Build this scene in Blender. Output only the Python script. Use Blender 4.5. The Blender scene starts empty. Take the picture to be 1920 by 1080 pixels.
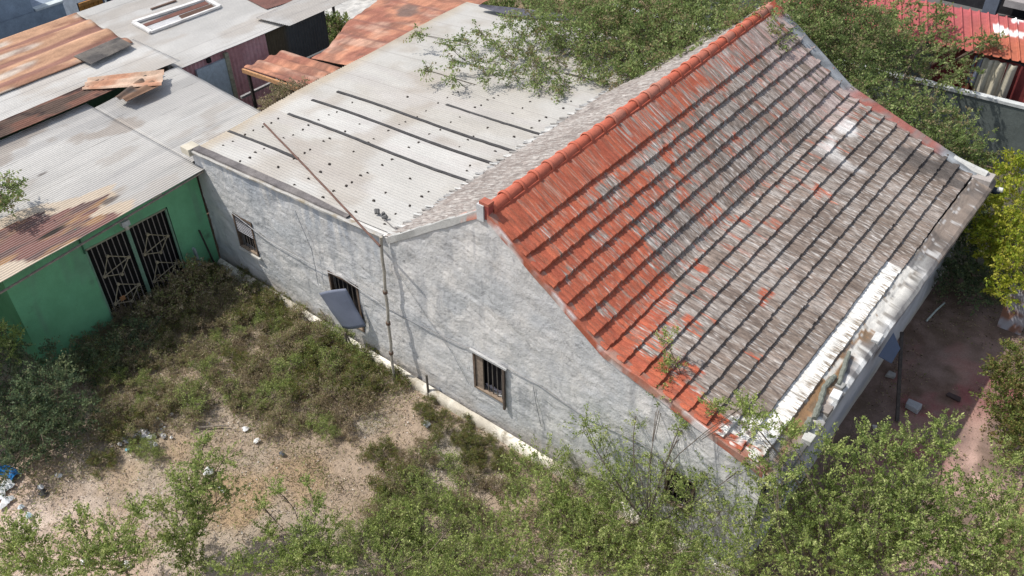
import bpy, math, random
import numpy as np
from mathutils import Vector, Matrix
random.seed(7); RNG = np.random.default_rng(7)
sc = bpy.context.scene
# ------------------------------------------------------------------ camera
W_, H_, FPX = 1920, 1080, 1653.593
CAM = Vector((11.3879, -9.7690, 14.6805))
RT = Vector((0.780439, 0.625097, -0.012959)); UP = Vector((-0.390189, 0.503141, 0.771104)); FW = Vector((-0.488536, 0.596744, -0.636577))
cd = bpy.data.cameras.new('camera'); cam = bpy.data.objects.new('camera', cd); sc.collection.objects.link(cam)
M = Matrix((RT, UP, -FW)).transposed().to_4x4(); M.translation = CAM
cam.matrix_world = M
cd.sensor_width = 36; cd.lens = 36*FPX/W_; cd.clip_start = .1; cd.clip_end = 2000
sc.camera = cam
# ------------------------------------------------------------------ light
SUN = Vector((0.64, 0.33, -1.0)).normalized()           # direction the light travels
w = bpy.data.worlds.new('World'); sc.world = w; w.use_nodes = True
nt = w.node_tree; bg = nt.nodes['Background']; sky = nt.nodes.new('ShaderNodeTexSky'); sky.sky_type = 'NISHITA'; sky.sun_disc = False
sky.sun_elevation = math.asin(-SUN.z); sky.sun_rotation = math.atan2(-SUN.x, -SUN.y)
sky.dust_density = 1.5
hs = nt.nodes.new('ShaderNodeHueSaturation'); hs.inputs['Saturation'].default_value = .55; nt.links.new(sky.outputs[0], hs.inputs['Color']); nt.links.new(hs.outputs[0], bg.inputs[0]); bg.inputs[1].default_value = 0.15
sd = bpy.data.lights.new('sun', 'SUN'); sd.energy = 3.7; sd.angle = math.radians(.53); sd.color = (1, .95, .87)
so = bpy.data.objects.new('sun', sd); sc.collection.objects.link(so); so.rotation_euler = SUN.to_track_quat('-Z', 'Y').to_euler()
sc.view_settings.view_transform = 'Standard'; sc.view_settings.look = 'None'; sc.view_settings.exposure = 0.26; sc.view_settings.gamma = 1
# ------------------------------------------------------------------ helpers
def _ray(x, y): return FW + RT*((x-960)/FPX) - UP*((y-540)/FPX)
def az(x, y, z=0.): d = _ray(x, y); return CAM + d*((z-CAM.z)/d.z)      # point of a picture position on a level surface
def ax(x, y, X): d = _ray(x, y); return CAM + d*((X-CAM.x)/d.x)
def ay(x, y, Y=0.): d = _ray(x, y); return CAM + d*((Y-CAM.y)/d.y)
def lin(c):
    return tuple(((v/255+.055)/1.055)**2.4 if v > 10 else v/255/12.92 for v in c)
def _h(ix, iy, s):
    n = (ix.astype(np.int64)*374761393 + iy.astype(np.int64)*668265263 + s*1442695041) & 0xffffffff
    n = ((n ^ (n >> 13))*1274126177) & 0xffffffff
    return ((n ^ (n >> 16)) & 0xffff)/65535.
def noise(x, y, s=0):
    x = np.asarray(x, float); y = np.asarray(y, float)
    ix = np.floor(x); iy = np.floor(y); fx = x-ix; fy = y-iy; fx = fx*fx*(3-2*fx); fy = fy*fy*(3-2*fy)
    a = _h(ix, iy, s); b = _h(ix+1, iy, s); c = _h(ix, iy+1, s); d = _h(ix+1, iy+1, s)
    return (a*(1-fx)+b*fx)*(1-fy)+(c*(1-fx)+d*fx)*fy
def fbm(x, y, s=0, o=4):
    t = 0; a = .5
    for i in range(o): t = t+a*noise(np.asarray(x)*2**i, np.asarray(y)*2**i, s+i*17); a *= .5
    return t/(1-.5**o)
def ss(a, b, x): t = np.clip((np.asarray(x, float)-a)/(b-a), 0, 1); return t*t*(3-2*t)
def mixc(a, b, t): t = np.asarray(t)[..., None]; return np.asarray(a)*(1-t)+np.asarray(b)*t
class MB:
    def __init__(s): s.v = []; s.f = []; s.c = []; s.n = 0
    def add(s, v, f, c=None):
        v = np.asarray(v, float).reshape(-1, 3); k = len(v)
        s.v.append(v); s.f += [tuple(i+s.n for i in q) for q in f]
        c = np.ones((k, 3)) if c is None else np.broadcast_to(np.asarray(c, float), (k, 3)); s.c.append(c); s.n += k
    def box(s, p0, p1, c=None):
        x0, y0, z0 = p0; x1, y1, z1 = p1
        s.add([(x0,y0,z0),(x1,y0,z0),(x1,y1,z0),(x0,y1,z0),(x0,y0,z1),(x1,y0,z1),(x1,y1,z1),(x0,y1,z1)],
              [(3,2,1,0),(4,5,6,7),(0,1,5,4),(1,2,6,5),(2,3,7,6),(3,0,4,7)], c)
    def obox(s, a, b, wd, ht, up=(0,0,1), c=None):        # bar from a to b
        a = Vector(a); b = Vector(b); d = (b-a).normalized(); u = Vector(up); sx = d.cross(u).normalized(); u = sx.cross(d)
        vs = []
        for p in (a, b):
            for i, j in ((-1,-1),(1,-1),(1,1),(-1,1)): vs.append(p+sx*i*wd/2+u*j*ht/2)
        s.add([tuple(q) for q in vs], [(0,1,2,3),(7,6,5,4),(0,4,5,1),(1,5,6,2),(2,6,7,3),(3,7,4,0)], c)
    def tube(s, pts, r, n=6, c=None, cap=True):
        pts = [Vector(p) for p in pts]; k = len(pts); rr = r if isinstance(r, (list, tuple)) else [r]*k
        vs = []; ref = Vector((.31, .2, .93))
        for i, p in enumerate(pts):
            d = (pts[min(i+1, k-1)]-pts[max(i-1, 0)]).normalized()
            e = d.cross(ref)
            if e.length < .1: e = d.cross(Vector((1,0,0)))
            e.normalize(); g = d.cross(e)
            for j in range(n): t = 2*math.pi*j/n; vs.append(tuple(p+(e*math.cos(t)+g*math.sin(t))*rr[i]))
        fs = [(i*n+j, i*n+(j+1)%n, (i+1)*n+(j+1)%n, (i+1)*n+j) for i in range(k-1) for j in range(n)]
        if cap: fs += [tuple(range(n))[::-1], tuple((k-1)*n+j for j in range(n))]
        s.add(vs, fs, c)
    def grid(s, P, c=None):                                # P (nu,nv,3)
        nu, nv = P.shape[:2]; i = np.arange(nu-1)[:, None]; j = np.arange(nv-1)[None]; a = (i*nv+j).ravel()
        f = np.stack([a, a+nv, a+nv+1, a+1], 1)
        s.add(P.reshape(-1, 3), [tuple(q) for q in f.tolist()], None if c is None else np.asarray(c).reshape(-1, 3))
    def prism(s, poly, d, c=None):                         # polygon (3-D points) extruded by vector d
        k = len(poly); d = Vector(d); v = [tuple(p) for p in poly]+[tuple(Vector(p)+d) for p in poly]
        s.add(v, [tuple(range(k))[::-1], tuple(range(k, 2*k))]+[(i, (i+1)%k, k+(i+1)%k, k+i) for i in range(k)], c)
    def build(s, name, m, parent=None, smooth=False, solid=0, recalc=True):
        me = bpy.data.meshes.new(name); V = np.concatenate(s.v) if s.v else np.zeros((0, 3))
        if parent is not None: V = V-np.array(parent['_o'])
        me.from_pydata(V.tolist(), [], s.f)
        ca = me.color_attributes.new('Col', 'FLOAT_COLOR', 'POINT')
        C4 = np.ones((len(V), 4)); C4[:, :3] = np.concatenate(s.c); ca.data.foreach_set('color', C4.ravel())
        if smooth: me.polygons.foreach_set('use_smooth', [True]*len(me.polygons))
        me.materials.append(m); me.update()
        o = bpy.data.objects.new(name, me); sc.collection.objects.link(o)
        if parent is not None: o.parent = parent
        o['_o'] = list(parent['_o']) if parent is not None else [0., 0., 0.]
        if solid: md = o.modifiers.new('thickness', 'SOLIDIFY'); md.thickness = solid; md.offset = -1
        return o
def thing(name, label, cat, loc, group=None):
    o = bpy.data.objects.new(name, None); sc.collection.objects.link(o); o.location = loc; o['_o'] = [float(v) for v in loc]
    o['label'] = label; o['category'] = cat
    if group: o['group'] = group
    o.empty_display_size = .2
    return o
def tag(o, label, cat, group=None, kind=None):
    if label: o['label'] = label; o['category'] = cat
    if group: o['group'] = group
    if kind: o['kind'] = kind
    return o
def struct(o): o['kind'] = 'structure'; return o
def mat(name, col=(1,1,1), var=.25, vs=6., fine=.15, fs=60., bump=0., bs=25., bd=.01, rough=.85, metal=0., stretch=(1,1,1), bump2=0., bs2=3., trans=0., dirt=None, ds=1.5, dlo=.5, dhi=.65):
    """colour attribute x tint x two noises, optional dirt patches, bump from two noises"""
    m = bpy.data.materials.new(name); m.use_nodes = True; t = m.node_tree; N = t.nodes; L = t.links
    b = N['Principled BSDF']; b.inputs['Roughness'].default_value = rough; b.inputs['Metallic'].default_value = metal; b.inputs['Specular IOR Level'].default_value = .25
    at = N.new('ShaderNodeAttribute'); at.attribute_name = 'Col'
    geo = N.new('ShaderNodeTexCoord'); mp = N.new('ShaderNodeMapping'); mp.inputs['Scale'].default_value = stretch; L.new(geo.outputs['Object'], mp.inputs[0])
    def nz(sc_, det=5): n = N.new('ShaderNodeTexNoise'); n.inputs['Scale'].default_value = sc_; n.inputs['Detail'].default_value = det; n.inputs['Roughness'].default_value = .6; L.new(mp.outputs[0], n.inputs[0]); return n.outputs[0]
    def mr(x, a, b_, lo=.3, hi=.7): r = N.new('ShaderNodeMapRange'); r.inputs[1].default_value = lo; r.inputs[2].default_value = hi; r.inputs[3].default_value = a; r.inputs[4].default_value = b_; L.new(x, r.inputs[0]); return r.outputs[0]
    def mul(a, b_): n = N.new('ShaderNodeVectorMath'); n.operation = 'MULTIPLY'; L.new(a, n.inputs[0]); L.new(b_, n.inputs[1]); return n.outputs[0]
    tint = N.new('ShaderNodeRGB'); tint.outputs[0].default_value = (*col, 1)
    c = mul(at.outputs['Color'], tint.outputs[0])
    if dirt is not None:
        mx = N.new('ShaderNodeMix'); mx.data_type = 'RGBA'; L.new(mr(nz(ds, 7), 0, 1, dlo, dhi), mx.inputs[0]); L.new(c, mx.inputs[6]); mx.inputs[7].default_value = (*dirt, 1); c = mx.outputs[2]
    if var: c = mul(c, mr(nz(vs), 1-var, 1+var))
    if fine: c = mul(c, mr(nz(fs, 3), 1-fine, 1+fine))
    L.new(c, b.inputs['Base Color'])
    h = None
    if bump or bump2:
        prev = None
        for st, s_, d_ in ((bump2, bs2, bd*4), (bump, bs, bd)):
            if st:
                bn = N.new('ShaderNodeBump'); bn.inputs['Strength'].default_value = st; bn.inputs['Distance'].default_value = d_; L.new(nz(s_, 4), bn.inputs['Height'])
                if prev: L.new(prev, bn.inputs['Normal'])
                prev = bn.outputs[0]
        L.new(prev, b.inputs['Normal'])
    if trans:
        tr = N.new('ShaderNodeBsdfTranslucent'); L.new(c, tr.inputs[0]); ms = N.new('ShaderNodeMixShader'); ms.inputs[0].default_value = trans
        L.new(b.outputs[0], ms.inputs[1]); L.new(tr.outputs[0], ms.inputs[2]); L.new(ms.outputs[0], N['Material Output'].inputs[0])
    return m
# ------------------------------------------------------------------ materials
MT = dict(
 plaster=mat('lime_plaster', (1,1,1), .09, 2.5, .04, 40, .25, 22, .012, .92, bump2=.5, bs2=9, dirt=(.46,.47,.49), ds=1.3, dlo=.5, dhi=.8),
 ledge=mat('painted_ledge', (1,1,1), .15, 5, .15, 50, .6, 30, .01, .9, dirt=(.30,.26,.2), ds=2.6, dlo=.54, dhi=.66),
 tile=mat('clay_tiles', (1,1,1), .22, 9, .28, 70, .5, 60, .006, .8, stretch=(.35,1,.6)),
 ridge=mat('painted_ridge', (1,1,1), .15, 5, .15, 50, .5, 30, .01, .75),
 sheet=mat('galvanised_sheet', (1,1,1), .07, 2.0, .06, 40, .2, 20, .004, .62, metal=.0, stretch=(1,.35,1)),
 asheet=mat('fibre_cement_sheet', (1,1,1), .07, 1.6, .07, 30, .2, 30, .004, .8, stretch=(.5,1,1)),
 rust=mat('rusty_sheet', (1,1,1), .25, 5, .18, 50, .3, 25, .005, .85, stretch=(1,.3,1)),
 green=mat('green_paint', (1,1,1), .10, 2.5, .06, 40, .25, 18, .006, .7, dirt=(.09,.13,.09), ds=1.4, dlo=.62, dhi=.8),
 wood=mat('old_wood', (1,1,1), .3, 12, .25, 60, .5, 40, .005, .85),
 metal=mat('painted_metal', (1,1,1), .15, 8, .1, 50, 0, rough=.6),
 conc=mat('concrete', (1,1,1), .18, 3, .14, 45, .5, 30, .008, .92, bump2=.3, bs2=5),
 dark=mat('dark_interior', (1,1,1), .3, 5, .2, 30, rough=.95),
 soil=mat('dry_soil', (1,1,1), .14, 6, .38, 60, .8, 40, .02, .97, bump2=.5, bs2=7),
 pave=mat('painted_paving', (1,1,1), .22, 2.2, .2, 40, .4, 30, .006, .85, dirt=(.20,.14,.12), ds=1.1, dlo=.42, dhi=.62),
 bark=mat('bark', (1,1,1), .3, 12, .2, 60, .5, 50, .005, .9),
 leaf=mat('leaves', (1,1,1), 0, 1, 0, 1, rough=.55, trans=.45),
 litter=mat('litter', (1,1,1), .1, 10, .1, 60, rough=.6),
 tarp=mat('bitumen_felt', (1,1,1), .3, 5, .25, 50, .5, 40, .006, .9),
)
# ------------------------------------------------------------------ ground
def ground():
    b = MB(); b.add([(-300,-300,-.12),(300,-300,-.12),(300,300,-.12),(-300,300,-.12)], [(0,1,2,3)], (.24,.18,.13))
    struct(b.build('ground', MT['soil']))
    xs = np.arange(-9, 15.01, .09); ys = np.arange(-13, 1.5, .09)
    X, Y = np.meshgrid(xs, ys, indexing='ij')
    Z = .10*(fbm(X*.5, Y*.5, 3)-.5)+.05*(fbm(X*2.5, Y*2.5, 9)-.5)+.03*(fbm(X*9, Y*9, 5, 2)-.5)
    Z = Z*(1-ss(-.6, 0, Y))-.02
    c = mixc((.53,.40,.325), (.56,.46,.39), ss(.4, .62, fbm(X*.7, Y*.7, 21)))
    # a rustier, more orange soil in two patches, grey gravel near the wall
    for px, py, r, k in ((450,930,.8,.8),(560,900,.7,.6),(230,890,.5,.4),(330,840,.5,.5)):
        p = az(px, py); d = np.hypot(X-p.x, Y-p.y)/r+1.1*(fbm(X*2, Y*2, 31)-.5)
        c = mixc(c, (.52,.32,.17), k*(1-ss(.5, 1.2, d)))
    for px, py, r in ((860,860,.9),(690,790,.6),(700,1000,.6)):
        p = az(px, py); d = np.hypot(X-p.x, Y-p.y)/r+1.1*(fbm(X*2, Y*2, 33)-.5)
        c = mixc(c, (.52,.49,.45), .75*(1-ss(.4, 1.2, d)))
    c = mixc(c, (.28,.21,.16), .55*ss(.58, .7, fbm(X*1.6, Y*1.6, 41)))
    g = ss(-6.3, -4.2, -X)*ss(-8.2, -5, Y)                               # litter-covered soil near the green shed
    c = mixc(c, (.20,.165,.11), .6*g)
    b = MB(); b.grid(np.stack([X, Y, Z], -1), c); struct(b.build('yard_soil', MT['soil'], smooth=True))
    # paved court right of the house
    X, Y = np.meshgrid(np.arange(8.7, 12.41, .12), np.arange(-2, 11.6, .12), indexing='ij')
    c = mixc((.30,.17,.145), (.27,.10,.10), ss(.45, .62, fbm(X*.9, Y*.9, 51)))
    c = mixc(c, (.50,.34,.29), ss(10.6, 11.3, X)*(1-ss(6.2, 7.2, Y)))  # sunlit part of the court, painted paler into the paving colour
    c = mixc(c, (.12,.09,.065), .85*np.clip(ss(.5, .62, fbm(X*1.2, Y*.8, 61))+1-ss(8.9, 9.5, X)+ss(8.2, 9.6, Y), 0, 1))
    Z = .035+.02*(fbm(X*3, Y*3, 5)-.5)
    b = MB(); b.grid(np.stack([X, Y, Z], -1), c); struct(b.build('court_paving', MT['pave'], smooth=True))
    X, Y = np.meshgrid(np.arange(12.3, 19, .15), np.arange(-4, 18, .15), indexing='ij')
    c = mixc((.27,.19,.12), (.17,.12,.075), ss(.4, .6, fbm(X*2, Y*2, 71)))
    b = MB(); b.grid(np.stack([X, Y, .0+.06*(fbm(X*2, Y*2, 5)-.5)], -1), c); struct(b.build('side_garden_soil', MT['soil'], smooth=True))
ground()
# ------------------------------------------------------------------ white house
XA, XE, LN = 2.75, 8.73, 11.74
def prof_x(y):   # eave/break positions change a little along the crooked roof
    t = np.clip(np.asarray(y, float)/LN, 0, 1)
    return dict(xb=5.47-.31*t, zb=3.83+.27*t, xe=8.73+.1*t, ze=2.98-.12*t, za=5.72+.07*t, xa=2.75-.05*t)
def roof_z(x, y):
    p = prof_x(y); x = np.asarray(x, float)
    up = p['za']+(x-p['xa'])*(p['zb']-p['za'])/(p['xb']-p['xa'])
    lo = p['zb']+(x-p['xb'])*(p['ze']-p['zb'])/(p['xe']-p['xb'])
    bk = p['za']+(x-p['xa'])*(p['za']-3.93)/(p['xa']-.12)
    return np.where(x < p['xa'], bk, np.where(x < p['xb'], up, lo))
def house():
    H = thing('white_house', 'abandoned white plastered house with weathered red and grey tile roof and pale sheet annex', 'house', (0, 0, 0))
    # --- gable wall, with openings cut by building the sheet out of strips
    def wall(name, x0, x1, top, y, th, openings, colf, step=.05):
        xs = sorted(set([round(x0+i*step, 4) for i in range(int((x1-x0)/step)+1)]+[x1]+[o[0] for o in openings]+[o[1] for o in openings]))
        b = MB()
        for xa, xb in zip(xs[:-1], xs[1:]):
            if xb-xa < 1e-4: continue
            xm = (xa+xb)/2; cuts = [(o[2], o[3]) for o in openings if o[0] <= xm <= o[1]]
            zs = [(-.15, 99)] if not cuts else [(-.15, cuts[0][0]), (cuts[0][1], 99)]
            for za, zb in zs:
                n = 76; t1, t0 = (top(xb), top(xa)) if zb == 99 else (zb, zb)
                T = np.linspace(0, 1, n)
                P = np.zeros((2, n, 3)); P[0, :, 0] = xa; P[1, :, 0] = xb; P[:, :, 1] = y
                P[0, :, 2] = za+(t0-za)*T; P[1, :, 2] = za+(t1-za)*T
                wx = P[..., 0]+.5*fbm(P[..., 0]*1.1, P[..., 2]*1.1, 71); wz = P[..., 2]+.4*fbm(P[..., 0]*1.3, P[..., 2]*1.3, 72)+.25*P[..., 0]; P[..., 1] -= .06*(fbm(wx*1.2, wz*1.3, 5)-.5)+.032*(fbm(wx*2.6, wz*5.2, 8, 3)-.5)+.008*(np.abs(fbm(wx*5, wz*8, 28, 2)-.5)*2)
                b.grid(P[:, ::1].swapaxes(0, 1)[:, ::-1], colf(P[..., 0], P[..., 2]).swapaxes(0, 1)[:, ::-1])
        # wall thickness: top and back faces, reveals of the openings
        tp = [(x, y, top(x)) for x in xs]
        for p, q in zip(tp[:-1], tp[1:]): b.add([p, q, (q[0], y+th, q[2]), (p[0], y+th, p[2])], [(0,1,2,3)], (.6,.59,.57))
        for o in openings:
            a0, a1, z0, z1 = o[:4]; f = y-.02; g = y+.2
            for q in ([(a0,f,z0),(a0,g,z0),(a0,g,z1),(a0,f,z1)], [(a1,f,z0),(a1,f,z1),(a1,g,z1),(a1,g,z0)],
                      [(a0,f,z1),(a0,g,z1),(a1,g,z1),(a1,f,z1)], [(a0,f,z0),(a1,f,z0),(a1,g,z0),(a0,g,z0)]):
                b.add(q, [(0,1,2,3)], (.5,.5,.5))
        bx = [(x0, y+th), (x1, y+th)]
        b.add([(x0,y+th,-.1),(x1,y+th,-.1)]+[(x, y+th, z) for x, _, z in tp[::-1]], [tuple(range(len(tp)+2))[::-1]], (.5,.5,.5))
        return b.build(name, MT['plaster'], H, smooth=False)
    def colw(X, Z):
        c = np.broadcast_to((.535,.53,.525), X.shape+(3,))
        c = mixc(c, (.64,.62,.60), .8*ss(.5, .66, fbm(X*2.2, Z*2.2, 15)))
        c = mixc(c, (.40,.42,.44), .6*ss(.5, .7, fbm(X*1.1+4, Z*1.6, 17)))
        st = fbm(X*9, Z*.8, 19)                                            # rain streaks under the coping
        c = mixc(c, (.30,.34,.40), .7*ss(.42, .62, st)*ss(1.3, .2, (3.9 if True else 0)-Z)*(X < 0.05))
        c = mixc(c, (.38,.33,.28), .6*(1-ss(.1, .8, Z+.7*fbm(X*1.5, Z*2, 18)-.3)))
        c = mixc(c, (.30,.31,.33), .5*ss(.56, .7, fbm(X*7, Z*.7, 29))*ss(.45, .6, fbm(X*.8, Z*.8, 30)))
        c = mixc(c, (.24,.24,.25), .6*(np.abs(fbm(X*.9+3, Z*.9, 33, 5)-.5) < .0022))
        return c
    gtop = lambda x: float(np.where(x < .15, 3.93, roof_z(x, 0)))-.02
    wall('gable_wall', 0., XE, gtop, 0., .25, [(2.32,3.17,.98,2.04),(7.0,7.6,.9,1.85)], colw)
    atop = lambda x: 3.93+.058*x+.0+.10*(0 if x > -6.5 else 1)*0
    wall('annex_wall', -6.8, 0., atop, 0., .22, [(-5.62,-4.87,1.12,2.16),(-2.12,-1.12,.62,2.02)], colw)
    b = MB()                                                                # closed back side walls
    b.box((-6.8,.18,-.1),(-6.6,11.3,3.45),(.5,.5,.48)); b.box((-6.6,11.1,-.1),(0,11.3,3.5),(.5,.5,.48)); b.build('rear_wall', MT['conc'], H)
    b = MB(); p = [(0,11.55,-.1),(XE,11.55,-.1),(XE,11.55,2.8),(5.2,11.55,4.0),(2.7,11.55,5.7),(0.1,11.55,3.9)]
    b.prism(p, (0,.22,0), (.5,.5,.5)); b.build('far_gable_wall', MT['conc'], H)
    b = MB()                                                                # front wall facing the court, in shade
    Y, Z = np.meshgrid(np.linspace(.25, 11.55, 110), np.linspace(-.1, 2.78, 24), indexing='ij')
    X = 8.74+.03*(fbm(Y*1.5, Z*1.5, 4)-.5)
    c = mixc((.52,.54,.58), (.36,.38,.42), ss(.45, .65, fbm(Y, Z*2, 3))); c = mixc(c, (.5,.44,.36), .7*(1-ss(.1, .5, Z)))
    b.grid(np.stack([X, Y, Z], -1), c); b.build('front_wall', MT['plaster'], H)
    # --- front ledge along the eave (concrete fascia) and the shelf behind it
    b = MB(); n = 420; ys = np.linspace(-.02, 11.75, n)
    sec = [(8.52,.012),(8.56,.012),(8.6,.01),(8.64,.006),(8.68,.003),(8.74,.0),(8.93,-.01),(9.0,-.05),(9.0,-.17),(8.76,-.22),(8.70,-.3)]
    P = np.zeros((n, len(sec), 3)); C = np.zeros((n, len(sec), 3))
    for j, (x, dz) in enumerate(sec):
        P[:, j, 0] = x+.1*ys/LN+.03*(fbm(ys*3, ys*0+j*.3, 7)-.5); P[:, j, 1] = ys; P[:, j, 2] = roof_z(np.minimum(x, 8.72), ys)+.02-max(0, x-8.72)*.12+dz+.02*(fbm(ys*5, ys*0+j, 17)-.5)
        c = mixc((.27,.265,.255), (.17,.165,.165), ss(.4, .6, fbm(ys*1.5, ys*0+j*.6, 8)))
        if j < 6:
            c = mixc(c, (.27,.165,.09), (ys < 5.6)*ss(.3, .45, fbm(ys*2.2, ys*0+j*.3, 3)))
            c = mixc(c, (.60,.58,.54), (ys < 6.9)*ss(.46, .52, fbm(ys*2.6, ys*0+j*.35, 13)+.22*ss(3., 5.5, ys)-.035*j*(ys < 5.)-.16*(ys < 2.6)))
            c = mixc(c, (.15,.12,.09), .6*ss(.6, .66, fbm(ys*6, ys*0+j*.8, 23)))
        if j in (6, 7): c = mixc(c, (.66,.66,.65), ss(.62, .66, fbm(ys*1.4, ys*0, 99))); c = mixc(c, (.14,.13,.13), .6*ss(.56, .64, fbm(ys*7, ys*0+j, 98)))
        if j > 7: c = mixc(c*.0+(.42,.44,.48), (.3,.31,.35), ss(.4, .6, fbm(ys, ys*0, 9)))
        c = mixc(c, mixc((.24,.19,.155), (.13,.105,.09), ss(.4, .6, fbm(ys*3, ys*0+j*.4, 41))), .85*(ys > 7.6)); c = mixc(c, (.5,.49,.48), .8*ss(.62, .68, fbm(ys*4, ys*0+j*.5, 43))*(ys > 6.8)*(j < 7)); C[:, j] = c
    b.grid(P[:, ::-1], C[:, ::-1]); b.build('eave_ledge', MT['conc'], H)
    # --- tile slopes
    def tiles(name, rows, y0, y1, zf, colf, TW=.115, NS=6, amp=.016, step=.035, seed=0):
        """rows: list of x positions (course lines); each course is its own lapped run of wavy tiles"""
        b = MB(); nc = int((y1-y0)/TW); ny = nc*NS+1; ys = np.linspace(y0, y1, ny); ph = np.arange(ny)/NS
        wav = amp*(np.abs(np.sin(np.pi*ph))**.8)
        for r, (xa, xb) in enumerate(zip(rows[:-1], rows[1:])):
            col = np.minimum((np.arange(ny)/NS).astype(int), nc-1); rg = np.random.default_rng(seed*100+r)
            jx = rg.normal(0, .006, nc)[col]+.010*(fbm(ys*.8, ys*0+r*3.1, 77)-.5)*2; jz = np.abs(rg.normal(0, .006, nc))[col]
            K = 5; P = np.zeros((K+1, ny, 3)); C = np.zeros((K+1, ny, 3))
            for k in range(K):
                t = k/(K-1); s_ = np.sign(xb-xa); xx = xa+(xb-xa)*t+jx*t+s_*.03*t
                P[k, :, 0] = xx; P[k, :, 1] = ys; P[k, :, 2] = zf(xa+(xb-xa)*t, ys)+.012+step*t+wav*(.5+.5*t)+jz*t+.03*(fbm(ys*.35, ys*0+xa, 55)-.5)
                C[k] = colf(xa+(xb-xa)*t, ys, r, col, k, ny, rg if k == 0 else None)*(.88+.24*noise(ys*14, ys*0+k*1.7+r*9, 61))[:, None]
            P[K] = P[K-1]; P[K, :, 2] -= step+.05+wav*.6; C[K] = C[K-1]*.5  # tile end faces: shade of the course step darkened into their colour
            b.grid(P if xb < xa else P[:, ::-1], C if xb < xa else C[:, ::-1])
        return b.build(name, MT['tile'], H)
    st = {}
    def colr(x, ys, r, col, k, ny, rg):
        if rg is not None:
            nc = col.max()+1
            st['t'] = rg.random(nc)[col]; st['u'] = rg.random(nc)[col]; st['s'] = rg.random(ny); st['q'] = rg.random(ny)
        t, u, s_, q = st['t'], st['u'], st['s'], st['q']; rk = np.random.default_rng(r*50+k+(7 if x < 2.75 else 0)); m1 = rk.random(ny) < .5; s_ = np.where(m1, rk.random(ny), s_); q = np.where(rk.random(ny) < .5, rk.random(ny), q)
        n1 = fbm(ys*.9, ys*0+x*.9, 101); n2 = fbm(ys*2.2, ys*0+x*1.6, 102)
        front = x > 2.75
        pr = np.clip(np.clip(1.15-ys/(4.6-.55*(x-3) if x < 5.6 else max(.75, 2.4-(x-5.6)*1.1)), 0, .78)-.10*(ys > .5)+1.7*(fbm(ys*2.2, ys*0+r*.7, 131)-.5)*(ys < (6 if x < 5.8 else 2.2))*(ys > .4)+.5*(ys < .35), 0, 1) if front else .05*np.ones(ny)
        pr = np.clip(pr+(.9-.07*ys if x < 3.5 else 0)+(.42-.03*ys)*np.clip((5.9-x)/2.2, 0, 1)*(n1 > .46)*front, 0, 1)
        pr = np.clip(pr+.6*((n2 > .69) & (ys < 7.5) & (x < 7) & front), 0, 1); red = ((.55*s_+.45*t) < pr*1.02-.04) | (pr > .97)
        side = .65 if front else 1
        grey = mixc((.245,.195,.165), (.165,.13,.11), ss(.35, .65, n1))
        grey = mixc(grey, (.33,.295,.27), .7*ss(.42, .68, fbm(ys*1.3+7, ys*0+x*1.2, 103)*.6+u*.4))
        grey = mixc(grey, (.19,.15,.12), .5*ss(6.5, 8, x)*ss(.3, .6, n1))                 # browner towards the eave
        grey = mixc(grey, (.50,.48,.46), .7*((q > .84) & (s_ > .3)))                      # lichen / lime streaks
        grey = mixc(grey, (.09,.07,.06), .75*(s_ < .2))
        grey = mixc(grey, (.36,.12,.075), .7*((t > .78) & (q < .4) & (x < 6.2)))
        rd = mixc((.43,.118,.064), (.34,.088,.052), u); rd = mixc(rd, (.22,.10,.07), .6*(q < .15)); rd = mixc(rd, (.36,.25,.2), .7*((q > .86) & (ys > .6)))
        c = np.where(red[:, None], rd, grey)
        if front:
            pale = ss(.52, .6, fbm(ys*.8+3, ys*0+x*.7, 105))*ss(8.2, 9.2, ys)*(x > 5.5); c = mixc(c, (.62,.61,.6), .8*pale)
            pk = ss(8.5, 11.0, ys)*(x < 5.6); c = mixc(c, (.46,.36,.34), .55*pk*(u > .3))
            blk = ss(.5, .6, fbm(ys*1.4, ys*0+x*1.4, 106))*ss(9.5, 10.6, ys)*(x > 6); c = mixc(c, (.075,.065,.06), .85*blk)
            if r == 16:
                ye = 6.65
                c = np.where(((ys > .3) & (ys < 6.65))[:, None], mixc(mixc((.76,.75,.72), (.62,.60,.56), ss(.4, .7, fbm(ys*3, ys*0+x*5, 4))), (.32,.29,.25), (s_ < .12)*(.3+.7*(q < .6))), c)
                if x > 8.45: c = mixc(c, (.2,.15,.1), .8*(s_ < .4)*(ys < 6.65))
            if 7.7 < x < 8.6: c = mixc(c, (.66,.64,.61), (ys < 1.35-(8.6-x)*1.0)*(fbm(ys*9, ys*0+x*9, 44) > .46))
        else:
            c = mixc((.33,.30,.28), (.21,.18,.165), ss(.35, .6, fbm(ys*1.5, ys*0+x, 107)*.5+s_*.5)); c = mixc(c, (.47,.46,.44), .5*(q > .8)); c = mixc(c, (.1,.08,.075), .7*(s_ < .16))
        return c
    def zf(x, y): return roof_z(x, y)
    def rows_up(y): return None
    up = [2.75+.09]+[3.38+.302*k for k in range(7)]+[5.47]
    lo = [5.47, 5.82, 6.18, 6.52, 6.86, 7.19, 7.53, 7.87, 8.2, 8.54]
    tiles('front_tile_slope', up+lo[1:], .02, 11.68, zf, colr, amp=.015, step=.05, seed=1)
    bk = [2.75-.08-.31*k for k in range(9)]; bk[-1] = .02
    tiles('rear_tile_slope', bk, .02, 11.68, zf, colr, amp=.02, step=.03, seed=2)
    # --- ridge of barrel tiles painted red
    b = MB(); L_ = .44; n = int(11.5/L_); na = 11
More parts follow.
